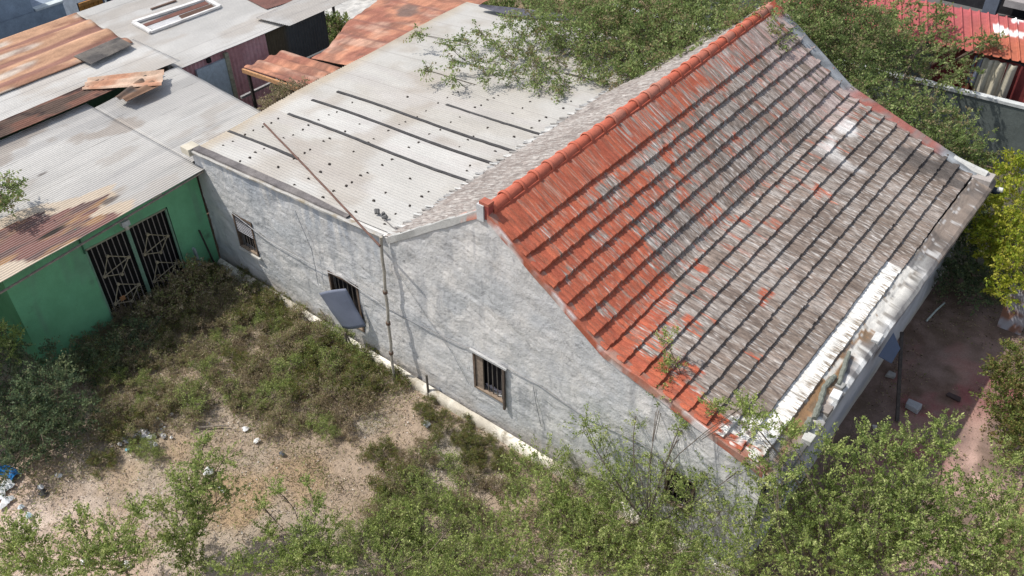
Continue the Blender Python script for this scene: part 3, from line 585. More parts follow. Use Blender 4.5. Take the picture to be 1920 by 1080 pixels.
# middle roofs: rusty strip, pale sheets, big rust-streaked sheets, pale shed C with pink wall
def mid_shed():
    S = thing('patchwork_shed', 'long low shed behind the green one, patched with pale and heavily rusted roof sheets', 'shed', (-14, -2, 0))
    b = MB()
    def strip(X, Y, Z, ph):
        c = mixc((.19,.095,.07), (.11,.075,.06), ss(.4, .6, fbm(X*4, Y*1.2, 3))); c = mixc(c, (.42,.22,.08), ss(-3.2, -5, Y)*.8); return mixc(c, (.04,.03,.03), .8*ss(.6, .68, fbm(X*3, Y*1.7, 9)))
    corr(b, (-11.36,-9,3.36),(-11.55,2.35,3.40),(-12.35,.9,3.44),(-12.0,-9,3.40), .076, .011, strip, .02, nu=80); b.build('rusted_strip', MT['rust'], S, smooth=True, solid=.008)
    b = MB(); corr(b, (-11.9,-9,3.36),(-11.75,3.1,3.34),(-14.15,3.1,3.38),(-13.9,-9,3.36), .076, .010, pale, .02, nu=90)
    b.build('pale_roof', MT['sheet'], S, smooth=True, solid=.006)
    b = MB(); corr(b, (-13.7,-9,3.42),(-13.85,2.9,3.42),(-17.3,3.05,3.42),(-17.0,-9,3.42), 1.05, .06, rustc, .02, nu=90, spp=26); b.build('rusty_roof', MT['rust'], S, smooth=True, solid=.008)
    b = MB(); b.box((-17.1,-9,-.1),(-17.0,3.0,3.3),(.14,.16,.2)); b.box((-17,2.8,-.1),(-12,2.9,3.2),(.2,.2,.2)); b.build('wall', MT['conc'], S)
    b = MB(); q = [az(x, y, 3.50) for x, y in ((138,106),(222,70),(249,84),(172,121))]
    corr(b, q[0], q[1], q[2], q[3], .076, .01, lambda X, Y, Z, ph: mixc((.12,.11,.105), (.20,.18,.16), ss(.45, .6, fbm(X*2, Y*2, 3))), .01, nu=20); b.build('dark_patch_sheet', MT['rust'], S, solid=.01)
mid_shed()
b = MB(); q = [az(x, y, 3.46) for x, y in ((154,168),(165,148),(308,132),(303,160))]
corr(b, q[0], q[3], q[2], q[1], .3, .03, lambda X, Y, Z, ph: mixc((.42,.22,.14), (.50,.36,.27), ss(.35, .6, fbm(X*2, Y*2, 5))), .03, nu=20, spp=12)
o = b.build('loose_roof_sheet', MT['rust'], solid=.01); tag(o, 'loose crumpled rust orange sheet lying on the pale patchwork shed roof', 'roof sheet')
b = MB(); q = [az(x, y, 3.44) for x, y in ((215,182),(272,142),(300,162),(240,190))]
corr(b, q[0], q[1], q[2], q[3], .25, .03, lambda X, Y, Z, ph: mixc((.09,.07,.06), (.20,.12,.08), ss(.4, .6, fbm(X*3, Y*3, 6))), .03, nu=16, spp=10)
o = b.build('charred_sheet', MT['rust'], solid=.01); tag(o, 'dark crumpled sheet lying beside the loose rust orange one on the shed roof', 'roof sheet')
def PB(px, py, dz=0.):
    d = _ray(px, py); n = Vector((.0727, 0, 1)); return CAM+d*((Vector((-11.9, 0, 3.035+dz))-CAM).dot(n)/d.dot(n))
def pink_shed():
    S = thing('pink_shed', 'shed with pink corrugated wall, pale blue door and long pale grey roof', 'shed', (-12, 5, 0))
    b = MB()
    def pc(X, Y, Z, ph): return mixc((.72,.42,.44), (.60,.31,.32), np.clip(ss(.4, .6, fbm(Y*1.5, Z*1.5, 4))+.5*(np.sin(2*np.pi*ph) < -.3), 0, 1))
    corr(b, (-12.1,3.1,3.0),(-12.1,3.1,-.1),(-12.1,6.45,-.1),(-12.1,6.45,3.0), .15, .018, pc, .004, nu=12); b.build('pink_wall', MT['metal'], S)
    b = MB(); d0 = ax(370, 140, -12.0); d1 = ax(422, 113, -12.0); b.box((-12.08,d0.y,0),(-11.99,d1.y,d1.z+.05),(.52,.60,.66)); b.build('door', MT['metal'], S)
    b = MB(); b.box((-12.06,d1.y,0),(-11.95,d1.y+.14,d1.z+.22),(.40,.38,.28)); b.build('door_post', MT['wood'], S)
    b = MB(); e = ax(393, 113, -12.0); b.box((-12.06,e.y-.08,e.z-.08),(-12.0,e.y+.06,e.z+.06),(.03,.03,.03)); b.build('vent_hole', MT['dark'], S)
    b = MB(); corr(b, (-12.2,6.45,2.95),(-12.2,6.45,-.1),(-12.2,9.1,-.1),(-12.2,9.1,2.95), .12, .015, lambda X, Y, Z, ph: mixc((.11,.115,.12), (.13,.105,.07), 1-ss(7.2, 7.5, Y)), .004, nu=12); b.build('dark_wall', MT['metal'], S)
    b = MB(); corr(b, (-11.9,3.05,3.02),(-11.9,9.0,3.02),(-17.4,9.0,3.42),(-17.4,3.05,3.42), .076, .010, pale, .02, nu=60); b.build('pale_roof', MT['sheet'], S, smooth=True, solid=.006)
    b = MB(); corr(b, (-11.5,7.05,3.14),(-11.6,10.4,3.14),(-13.2,10.6,3.2),(-12.8,6.7,3.2), .076, .010, pale, .01, nu=20); b.build('overlapping_sheet', MT['sheet'], S, solid=.008)
    b = MB(); q = [PB(x, y, .02) for x, y in ((458,-4),(500,17),(566,-4),(520,-14))]
    corr(b, q[0], q[1], q[2], q[3], .076, .01, lambda X, Y, Z, ph: mixc((.20,.09,.075), (.13,.07,.06), fbm(X*3, Y*3, 2)), .01, nu=16); b.build('brown_patch_sheet', MT['rust'], S, solid=.008)
    b = MB(); q = [PB(x, y, .0) for x, y in ((265,47),(383,5),(400,13),(288,57))]
    b.prism([tuple(v) for v in q], (0,0,.02), (.44,.44,.45)); q2 = [PB(x, y, .018) for x, y in ((268,46),(385,3),(392,8),(274,50))]; b.prism([tuple(v) for v in q2], (0,0,.015), (.16,.075,.06))
    q3 = [PB(x, y, .03) for x, y in ((335,30),(396,8),(404,16),(345,38))]; b.prism([tuple(v) for v in q3], (0,0,.015), (.10,.06,.045)); fr = b.build('roof_hatch', MT['rust'], S)
    b = MB(); q = [PB(x, y, .035) for x, y in ((250,42),(385,-2),(412,12),(283,60))]
    for i in range(4): b.obox(q[i], q[(i+1) % 4], .15 if i != 2 else .08, .07, c=(.62,.61,.60))
    b.build('hatch_frame', MT['conc'], fr)
    b = MB(); b.obox(PB(283,17,.02), PB(330,1,.02), .07, .05, c=(.16,.11,.09)); b.build('rusted_lap', MT['rust'], S)
    b = MB(); b.box((-17.3,3.1,-.1),(-17.2,9,3.3),(.25,.28,.33)); b.box((-17.2,9.05,-.1),(-12.2,9.1,2.9),(.12,.12,.12)); b.build('rear_wall', MT['conc'], S)
pink_shed()
# little court between the sheds
b = MB(); X, Y = np.meshgrid(np.linspace(-12, -6.9, 40), np.linspace(2.7, 11, 60), indexing='ij'); b.grid(np.stack([X, Y, X*0-.02], -1), mixc((.05,.045,.04), (.09,.07,.055), fbm(X*2, Y*2, 3))); struct(b.build('inner_court_soil', MT['soil']))
b = MB(); b.box((-12.0,3.0,0),(-9.6,3.12,1.9),(.04,.20,.09)); tag(b.build('green_partition', MT['green']), 'bright green low partition beside the pale blue door', 'partition')
b = MB(); b.box((-10.9,4.15,0),(-8.1,4.3,1.7),(.06,.06,.065)); tag(b.build('dark_partition', MT['conc']), 'dark grey low wall under the orange sheet roof edge', 'wall')
b = MB(); b.obox(az(452,183,2.2), az(520,150,2.2), .09, .07, c=(.27,.26,.26)); tag(b.build('grey_beam', MT['wood']), 'grey beam spanning the gap between the grey roof and orange sheets', 'beam')
def orange_roofs():
    def oc(X, Y, Z, ph): c = mixc((.41,.19,.12), (.28,.115,.08), ss(.4, .62, fbm(X*1.3, Y*.9, 3))); return mixc(mixc(c, (.45,.30,.23), .6*ss(.55, .7, fbm(X*.9, Y*2.3, 13))), (.16,.08,.06), .6*ss(.54, .66, fbm(X*3, Y*2.2, 15)))
    T = thing('orange_canopy', 'smaller lean to canopy of orange rusted sheets at the inner court', 'canopy', (-9.2, 5, 0))
    b = MB(); corr(b, (-10.3,4.25,3.12),(-7.55,4.25,3.3),(-7.55,5.75,3.3),(-10.2,5.75,3.12), .42, .035, oc, .02, nu=24, spp=12); b.build('sheet_roof', MT['rust'], T, smooth=True, solid=.012)
    b = MB(); b.obox((-10.3,4.2,3.02),(-7.4,4.2,3.2),.07,.12,c=(.44,.24,.12)); b.build('edge_beam', MT['wood'], T)
    b = MB()
    for x in (-10.2, -8.9): b.obox((x,4.3,0),(x,4.3,3.0),.08,.08,(0,1,0),(.06,.05,.045))
    b.build('posts', MT['wood'], T)
    T = thing('orange_tile_lean_to', 'long orange red lean to roof running beside the far edge of the annex', 'lean-to', (-9, 8.5, 0))
    b = MB(); edge = [(590,105),(612,92),(638,60),(650,42),(700,8),(716,-8)]
    L0 = [az(x, y, 3.15) for x, y in edge]; n = 70; ys = np.linspace(5.85, 13.5, n); xl = np.interp(ys, [p.y for p in L0]+[14], [p.x for p in L0]+[-10.6])
    nx = 34; P = np.zeros((nx, n, 3)); 
    for i in range(nx): t = i/(nx-1); P[i, :, 0] = xl+(-7.25-xl)*t; P[i, :, 1] = ys; P[i, :, 2] = 3.13+.28*t+.03*np.abs(np.sin(ys*6.5))+.05*(fbm(P[i, :, 0], ys, 4)-.5)
    cc = oc(P[..., 0], P[..., 1], 0, 0); cc = mixc(cc, (.13,.10,.09), .75*near_px(P[..., 0], P[..., 1], 760, 18, 3.3, (.5,.5), 1.3)); cc = mixc(cc, (.22,.10,.08), .7*((P[..., 1]*1.05) % 1 < .06))
    b.grid(P, cc); b.build('tile_roof', MT['rust'], T, solid=.015)
    b = MB(); b.box((-9.6,5.9,-.1),(-9.5,13,2.95),(.1,.1,.1)); b.build('wall', MT['conc'], T)
orange_roofs()
# blue house in the far left corner
def blue_house():
    S = thing('blue_house', 'pale blue house with white gridded windows and brown slatted gate behind the rusty roofs', 'house', (-20, 5, 0))
    X0 = -20.5
    q = [ax(x, y, X0) for x, y in ((18,-4),(112,6),(148,32),(62,58))]
    b = MB(); Y, Z = np.meshgrid(np.linspace(q[3].y-3.2, q[1].y+.1, 20), np.linspace(-.1, q[1].z, 8), indexing='ij'); b.grid(np.stack([X0+0*Y, Y, Z], -1), mixc((.22,.28,.35), (.28,.34,.40), fbm(Y, Z, 3)))
    b.box((X0-4,q[3].y-3.2,-.1),(X0-.02,q[1].y+.1,q[1].z),(.24,.29,.36)); b.box((X0-2.5,q[3].y-3.2,q[1].z+.003),(X0-.02,q[1].y-.95,q[1].z+1.7),(.25,.31,.38)); b.build('blue_wall', MT['conc'], S)
    b = MB(); b.box((X0-.25,q[1].y-.9,q[1].z+.003),(X0+.06,q[1].y+.12,q[1].z+.07),(.5,.55,.56)); b.build('wall_cap', MT['conc'], S)
    g0, g1 = ax(147, 10, X0), ax(178, 4, X0); b = MB(); b.box((X0-.05,g0.y-.02,-.1),(X0+.0,g1.y+.3,g1.z+.15),(.02,.02,.03)); g = b.build('gate', MT['dark'], S)
    b = MB(); n = 5
    for i in range(n): yy = g0.y+(g1.y+.3-g0.y)*(i+.5)/n; b.box((X0+.005,yy-.10,0),(X0+.04,yy+.07,g1.z+.1),(.34,.16,.04))
    b.obox((X0+.06,g0.y,g1.z+.1),(X0+.06,g1.y+.3,g1.z+.1),.06,.12,c=(.38,.19,.06)); b.build('slats', MT['wood'], g)
    w0 = g1.y+.45; b = MB(); b.box((X0-.6,w0,-.1),(X0-.1,w0+7,3.2),(.035,.045,.07)); wn = b.build('glazed_front', MT['metal'], S)
    b = MB()
    for i in range(11): yy = w0+i*.62; b.obox((X0-.07,yy,0),(X0-.07,yy,3.2),.05,.05,(0,1,0),(.6,.66,.66))
    for z in (.6, 1.5, 2.4): b.obox((X0-.06,w0,z),(X0-.06,w0+7,z),.05,.05,c=(.6,.66,.66))
    b.build('grille', MT['metal'], wn)
    b = MB(); b.box((X0-4,w0,-.1),(X0-.62,w0+7,3.3),(.3,.35,.42)); b.build('rear_wall', MT['conc'], S)
blue_house()
b = MB(); X, Y = np.meshgrid(np.linspace(-40, -17.4, 50), np.linspace(-12, 16, 60), indexing='ij'); b.grid(np.stack([X, Y, X*0+.01+.1*fbm(X, Y, 3)], -1), mixc((.10,.09,.08), (.05,.045,.045), fbm(X, Y, 5))); struct(b.build('blue_house_yard', MT['soil']))
# ------------------------------------------------------------------ beyond the house (upper right)
def red_house():
    S = thing('red_roof_house', 'neighbouring house with ribbed red metal roof, grey block wall and maroon sheet screen', 'house', (6, 20, 0))
    def rc(X, Y, Z, ph):
        c = mixc((.38,.095,.10), (.31,.085,.085), ss(.4, .6, fbm(X, Y, 3))); c = mixc(c, (.40,.13,.06), .7*ss(5.2, 7.5, X)*ss(20.8, 19.5, Y))
        for px, py, r in ((1875,72,(.42,.16)),(1897,62,(.18,.28)),(1868,66,(.2,.12)),(1906,78,(.15,.1))): c = mixc(c, (.80,.80,.80), ss(.4, .55, near_px(X, Y, px, py, 3., r, 1.8, 5)))
        return c
    b = MB(); p0, p1 = az(1660, 62, 2.95), az(1919, 116, 2.9); dx = (p1-p0); e0 = p0-dx*1.0; e1 = p1+dx*1.2
    t0, t1 = az(1720, -2, 3.45), az(1919, 37, 3.45); dt = t1-t0; f0 = t0-dt*1.6; f1 = t1+dt*1.5
    corr(b, f0, e0, e1, f1, .27, .03, rc, .01, nu=16, spp=12, shape='box'); b.build('metal_roof', MT['metal'], S, solid=.01)
    b = MB(); yb = (p0.y+p1.y)/2+.35
    b.box((-3,yb,-.1),(5.3,yb+.2,2.8),(.13,.15,.13)); wl = b.build('block_wall', MT['conc'], S)
    w_ = ay(1620, 88, yb); b = MB(); b.box((w_.x-.5,yb-.05,w_.z-.4),(w_.x+.4,yb-.005,w_.z+.35),(.22,.22,.23)); b.box((w_.x-.38,yb-.06,w_.z-.28),(w_.x+.3,yb-.052,w_.z+.25),(.025,.025,.03)); b.build('window', MT['conc'], wl)
    b = MB(); corr(b, (5.3,yb,2.75),(5.3,yb,-.1),(12,yb,-.1),(12,yb,2.75), .42, .05, lambda X, Y, Z, ph: mixc((.16,.035,.035), (.24,.075,.05), ss(.4, .6, fbm(X*2, Z, 5))), .01, nu=10, spp=12, shape='box'); b.build('maroon_screen', MT['metal'], S)
    for px0, px1, c in ((1830,1852,(.42,.40,.33)),(1852,1875,(.50,.46,.36)),(1876,1898,(.40,.37,.30)),(1812,1829,(.16,.18,.24))):
        a, q = ay(px0, 150, yb-.12), ay(px1, 150, yb-.12); b = MB(); Xs, Zs = np.meshgrid(np.linspace(a.x, q.x, 14), np.linspace(1.1 if c[0] > .3 else 1.8, 2.72, 10), indexing='ij')
        b.grid(np.stack([Xs, yb-.14+.05*np.sin((Xs-a.x)*24)+.03*Zs, Zs], -1), np.broadcast_to(c, Xs.shape+(3,))); b.build('hanging_cloth', MT['litter'], S, smooth=True, solid=.006)
    b = MB(); b.box((-3,yb+.2,-.1),(12,yb+5,2.7),(.12,.12,.12)); b.build('core_wall', MT['conc'], S)
    # darker house behind
    D = thing('dark_house', 'dark fronted building behind the ribbed red roof with a grey blue pillar', 'house', (7, 26, 0))
    b = MB(); y2 = max(f0.y, f1.y)+.9; b.box((-6,y2+.8,-.1),(16,y2+5,5.),(.03,.03,.035)); b.build('front_wall', MT['dark'], D)
    k0, k1 = ay(1845, 8, y2), ay(1872, 8, y2); b = MB(); b.box((k0.x,y2,-.1),(k1.x,y2+.4,5),(.12,.14,.18)); b.build('pillar', MT['conc'], D)
    b = MB(); k = ay(1900, 2, y2); b.box((k.x-.2,y2-.3,k.z-.12),(k.x+3,y2+.9,k.z+.1),(.3,.28,.28)); b.build('balcony_slab', MT['conc'], D)
red_house()
W1 = thing('garden_wall', 'dark concrete garden wall with pale coping behind the tiled house', 'wall', (5, 17.6, 0))
a, q = az(1600, 121, 2.0), az(1919, 199, 2.0); d = (q-a).normalized(); a2, q2 = a-d*9, q+d*8
b = MB(); b.obox(a2-Vector((0,0,1.07)), q2-Vector((0,0,1.07)), .16, 2.06, c=(.12,.14,.135)); b.build('wall_body', MT['conc'], W1)
b = MB(); b.obox(a2, q2, .22, .09, c=(.55,.57,.57)); b.build('coping', MT['conc'], W1)
b = MB(); X, Y = np.meshgrid(np.linspace(-4, 18, 90), np.linspace(11.8, 17.5, 40), indexing='ij'); c = mixc((.07,.07,.05), (.11,.10,.07), fbm(X*2, Y*2, 3))
b.grid(np.stack([X, Y, .02+.1*fbm(X*2, Y*2, 5)], -1), c); struct(b.build('back_lot_soil', MT['soil']))
p = az(1903, 248, .15); b = MB(); X, Y = np.meshgrid(np.linspace(p.x-.55, p.x+1.1, 16), np.linspace(p.y-.5, p.y+.6, 12), indexing='ij'); b.grid(np.stack([X, Y, .16+.1*fbm(X*3, Y*3, 4)], -1), (.33,.35,.39)*np.ones(X.shape+(3,))); tag(b.build('grey_tarp', MT['litter'], solid=.01), 'crumpled pale grey tarp lying below the garden wall at the right edge', 'tarp')
# rusty white panel leaning at the right edge
q = [Vector(v) for v in (tuple(az(1869, 612, .1)), tuple(az(1913, 629, .05)), tuple(az(1940, 560, 1.3)), tuple(az(1897, 530, 1.35)))]
P = np.zeros((12, 12, 3))
for i in range(12):
    for j in range(12): s_, t_ = i/11, j/11; v = q[0]*(1-s_)*(1-t_)+q[1]*s_*(1-t_)+q[2]*s_*t_+q[3]*(1-s_)*t_; P[i, j] = v
b = MB(); b.grid(P, mixc((.36,.36,.40), (.24,.13,.09), ss(.55, .66, fbm(P[..., 0]*5, P[..., 2]*5, 3)))); tag(b.build('rusty_tin_sheet', MT['sheet'], solid=.02), 'pale grey metal panel with rust spots leaning under the yellow green bush', 'panel')
# far field behind the annex
b = MB(); X, Y = np.meshgrid(np.linspace(-30, 3, 70), np.linspace(12.2, 60, 60), indexing='ij'); c = mixc((.28,.19,.13), (.12,.10,.06), ss(.4, .6, fbm(X*.8, Y*.8, 3)))
b.grid(np.stack([X, Y, .0+.2*fbm(X*.6, Y*.6, 5)], -1), c); struct(b.build('far_lot_soil', MT['soil']))
b = MB(); p = az(640, 28, 0); X, Y = np.meshgrid(np.linspace(p.x-2.6, p.x+2.2, 30), np.linspace(p.y-1.2, p.y+1.4, 20), indexing='ij')
b.grid(np.stack([X, Y, .25+.35*fbm(X*2, Y*2, 4)], -1), mixc((.42,.41,.39), (.55,.54,.52), fbm(X*5, Y*5, 2))); tag(b.build('rubble_heap', MT['conc']), 'pale rubble heap on the lot behind the grey corrugated wall', 'rubble')
p = az(632, 60, 0); b = MB(); b.tube([(p.x, p.y, 0), (p.x-.06, p.y, 4.5)], .06, 7, (.05,.05,.05)); tag(b.build('dark_pole', MT['wood']), 'slim dark upright pole behind the grey corrugated wall, beside a green bush', 'pole')
p0 = az(868, 5, 3.7)
b = MB(); P = np.zeros((40, 8, 3)); tt = np.linspace(0, 1, 40)
a_, b_, c_ = az(900, 12, 3.75), az(1010, 32, 3.72), az(1140, 42, 3.7)
for j in range(8):
    for i, t in enumerate(tt): v = a_*(1-t)**2+b_*2*t*(1-t)+c_*t*t; P[i, j] = (v.x, v.y+(j/7-.5)*.75*math.sin(math.pi*min(1, t*1.0+.06)), v.z+.03+.04*math.sin(j*1.5))
b.grid(P, (.10,.10,.125)*np.ones((40, 8, 3))); tag(b.build('dark_tarp', MT['tarp'], solid=.01), 'dark bitumen sheet lying along the far edge of the annex roof', 'roofing felt')
# ------------------------------------------------------------------ litter and small things
def blob(b, p, r, c, n=7):
    pts = []; 
    for i in range(n): t = 2*math.pi*i/n; pts.append((p.x+math.cos(t)*r*random.uniform(.6, 1.1), p.y+math.sin(t)*r*random.uniform(.5, 1), .03+random.uniform(0, .02)))
    k = len(pts); top = (p.x+random.uniform(-.2, .2)*r, p.y, .04+r*random.uniform(.35, .7)); b.add(pts+[top], [(i, (i+1) % k, k) for i in range(k)], c)
for px, py, r, c, lab in ((482,828,.075,(.75,.75,.74),'round white scrap on bare sand near the centre of the yard'),(393,886,.13,(.68,.70,.72),'white crumpled bag among thin green shoots'),
      (418,919,.09,(.72,.72,.72),'small white scrap right of the crumpled bag'),(461,806,.08,(.7,.7,.7),'white scrap at the shrub edge above the bare sand'),(292,762,.09,(.66,.66,.68),'pale scrap caught in scrub above the white debris patch'),
      (55,968,.085,(.50,.64,.70),'pale blue scrap on shaded soil, lowest of the left litter'),(41,952,.07,(.6,.66,.7),'whitish blue scrap just above the lowest blue scrap'),(110,893,.08,(.62,.64,.68),'small pale wrapper in shade under the dark bush'),
      (5,950,.1,(.66,.66,.66),'pale scrap at the left picture edge below the white bag'),(78,915,.07,(.6,.6,.6),'thin grey white scrap beside the dark bag'),(82,926,.10,(.02,.02,.02),'small black bag on the shaded soil'),
      (530,853,.07,(.10,.11,.13),'small dark blue scrap on the bare sand'),(160,1055,.09,(.66,.66,.66),'pale flat scrap among green shoots at the bottom edge'),(238,1060,.10,(.72,.70,.68),'white scrap standing among shoots at the bottom edge'),
      (240,845,.05,(.2,.45,.55),'tiny turquoise scrap in scrub below the white debris'),(800,797,.11,(.50,.53,.55),'grey white scrap beside the creeping plants near the plinth'),
      (960,1045,.1,(.55,.55,.58),'pale scrap under the dense green foreground shrubs')):
    b = MB(); blob(b, az(px, py, 0), r*1.25, c); tag(b.build('litter_scrap', MT['litter']), lab, 'litter')
b = MB(); P_ = az(10, 893, .06); P = np.zeros((6, 6, 3))
for i in range(6):
    for j in range(6): P[i, j] = (P_.x-.35+.11*i, P_.y-.1+.05*j+.02*i, .08+.05*math.sin(i+j))
b.grid(P, (.02,.16,.42)*np.ones((6, 6, 3))); tag(b.build('blue_bag', MT['litter'], solid=.006), 'bright blue plastic bag at the left picture edge', 'bag')
b = MB(); P_ = az(12, 920, .05)
for i in range(9): blob(b, P_+Vector((random.uniform(-.3,.25), random.uniform(-.18,.2), 0)), .12, (.70,.72,.74))
tag(b.build('white_bag', MT['litter']), 'torn white plastic bag below the bright blue bag', 'bag')
b = MB(); P_ = az(270, 808, .05)
for i in range(95): blob(b, P_+Vector((random.gauss(0,.27), random.gauss(0,.24), 0)), random.uniform(.04,.09), random.choice([(.62,.62,.65),(.5,.5,.53),(.7,.7,.7),(.35,.35,.37)]), 5)
o = b.build('white_debris', MT['litter']); tag(o, None, None, None, 'stuff')
for (a, q, r, lab) in (((362,803),(430,798),.03,'grey weathered branch lying at the edge of the bare sand'),((680,742),(702,730),.022,'short pale stick on sand right of the scrub')):
    pa, pb = az(*a, .05), az(*q, .07); b = MB(); b.tube([pa.lerp(pb, i/6)+Vector((0, .02*math.sin(i*2), .01*i % .03)) for i in range(7)], [r*(1-.08*i) for i in range(7)], 6, (.22,.19,.16)); tag(b.build('dead_branch', MT['bark']), lab, 'branch')
for (px, py, s_, c, lab) in ((1712,766,(.26,.2,.14),(.33,.34,.36),'pale grey block lying on the shaded red paving'),(1638,803,(.12,.1,.1),(.42,.40,.38),'small whitish stone in shade beside the front wall foot'),(1667,704,(.2,.16,.08),(.30,.29,.28),'grey broken slab beside the front wall on the red paving'),(1786,745,(.3,.1,.05),(.07,.05,.05),'flat dark plank piece on the red paving')):
    p = az(px, py, .05); b = MB(); jr = lambda: random.uniform(-.03, .03)
    b.prism([(p.x+a*s_[0]/2+jr(), p.y+e*s_[1]/2+jr(), .04) for a, e in ((-1,-1),(1,-1),(1,1),(-1,1))], (jr(), jr(), s_[2]), c); o = b.build('court_block', MT['conc']); md = o.modifiers.new('bevel', 'BEVEL'); md.width = .015; tag(o, lab, 'block')
b = MB(); b.tube([az(1771,568,.08), az(1755,582,.1), az(1737,602,.08)], .022, 6, (.42,.47,.45)); tag(b.build('pale_pipe', MT['metal']), 'pale thin pipe lying on the dark paving by the front wall', 'pipe')
b = MB(); b.obox(Vector((8.95, 6.9, 1.3)), az(1682, 790, .06), .07, .06, c=(.07,.06,.055)); tag(b.build('leaning_beam', MT['wood']), 'long dark beam leaning from the front wall down to the paving', 'beam')
b = MB(); q = [Vector((8.85,6.5,1.5)), Vector((9.1,6.45,1.2)), Vector((9.1,6.0,1.1)), Vector((8.85,5.7,1.4))]
b.prism([tuple(v) for v in q], (.0,0,.02), (.09,.12,.19)); tag(b.build('blue_sheet', MT['sheet']), 'small blue sheet propped against the front wall beside the leaning beam', 'sheet')
p = az(1868, 352, 2.7); b = MB(); b.tube([(p.x-.12,p.y,2.62),(p.x+.12,p.y,2.6)], .09, 10, (.03,.04,.06)); b.tube([(p.x+.04,p.y-.02,2.68),(p.x+.16,p.y-.02,2.7)], .06, 8, (.6,.6,.58)); b.obox((8.8,p.y,2.6),(p.x-.1,p.y,2.6),.04,.04,c=(.1,.1,.1)); tag(b.build('flood_lamp', MT['metal']), 'small dark lamp bracket at the far eave corner', 'lamp')
# ------------------------------------------------------------------ plants
def leaf_mesh(name, P, D, L, Wd, C, rg):
    n = len(P); D = D/np.linalg.norm(D, axis=1, keepdims=True); R_ = rg.normal(size=(n, 3)); R_[:, 2] *= .45; S = np.cross(D, R_); S /= np.linalg.norm(S, axis=1, keepdims=True)+1e-9
    L = L[:, None]; Wd = Wd[:, None]; V = np.empty((n, 4, 3)); V[:, 0] = P-D*L*.5; V[:, 1] = P+S*Wd*.5; V[:, 2] = P+D*L*.5; V[:, 3] = P-S*Wd*.5
    me = bpy.data.meshes.new(name); me.vertices.add(4*n); me.vertices.foreach_set('co', V.ravel()); me.loops.add(4*n); me.loops.foreach_set('vertex_index', np.arange(4*n, dtype=np.int32))
    me.polygons.add(n); me.polygons.foreach_set('loop_start', np.arange(0, 4*n, 4, dtype=np.int32)); me.update(calc_edges=True)
    ca = me.color_attributes.new('Col', 'FLOAT_COLOR', 'POINT'); C4 = np.ones((n, 4, 4)); C4[:, :, :3] = C[:, None]; ca.data.foreach_set('color', C4.ravel()); me.materials.append(MT['leaf'])
    return me
def twigs_to_leaves(T0, TD, TL, nl, droop, spread, pal, ls, rg, asp=.45):
    """leaves along bending twigs; pal = list of colours"""
    n = len(T0); t = rg.random((n, nl))**.8; d = TD/np.linalg.norm(TD, axis=1, keepdims=True)
    P = T0[:, None]+d[:, None]*(t*TL[:, None])[..., None]; P[..., 2] -= droop*(t*TL[:, None])**2
    P = P+rg.normal(size=P.shape)*spread*np.array([1, 1, .7])
    Dl = d[:, None]+rg.normal(size=P.shape)*.75; P = P.reshape(-1, 3); Dl = Dl.reshape(-1, 3); k = len(P)
    pal = np.array(pal); tw = rg.integers(0, len(pal), n).repeat(nl); own = rg.integers(0, len(pal), k); C = pal[np.where(rg.random(k) < .6, tw, own)]*rg.uniform(.72, 1.28, (k, 1))
    L = ls*rg.uniform(.6, 1.35, k); return P, Dl, L, L*asp, C
def wood_add(b, p, q, r0, r1, c, bend=.1, n=6, k=5):
    p = Vector(p); q = Vector(q); d = q-p; o = Vector((random.uniform(-1, 1), random.uniform(-1, 1), random.uniform(0, .6)))*d.length*bend
    pts = [p+d*(i/k)+o*math.sin(math.pi*i/k) for i in range(k+1)]; b.tube(pts, [r0+(r1-r0)*i/k for i in range(k+1)], n, c, cap=False); return pts
PAL = dict(fresh=[(.33,.41,.12),(.41,.48,.16),(.23,.31,.09),(.49,.53,.22),(.17,.22,.07)], olive=[(.36,.32,.17),(.28,.31,.12),(.48,.39,.26),(.26,.22,.12),(.52,.44,.32),(.32,.37,.13),(.30,.22,.14)],
           dark=[(.12,.17,.09),(.16,.22,.11),(.09,.13,.075),(.22,.25,.13)], mesq=[(.21,.28,.095),(.27,.35,.12),(.16,.22,.08),(.35,.41,.17),(.30,.25,.14)],
           lemon=[(.32,.38,.04),(.42,.45,.05),(.22,.29,.035),(.48,.46,.08)], creep=[(.18,.23,.065),(.13,.17,.045),(.27,.28,.08),(.22,.17,.07)], dry=[(.42,.34,.22),(.33,.26,.17),(.26,.20,.13),(.24,.23,.11)])
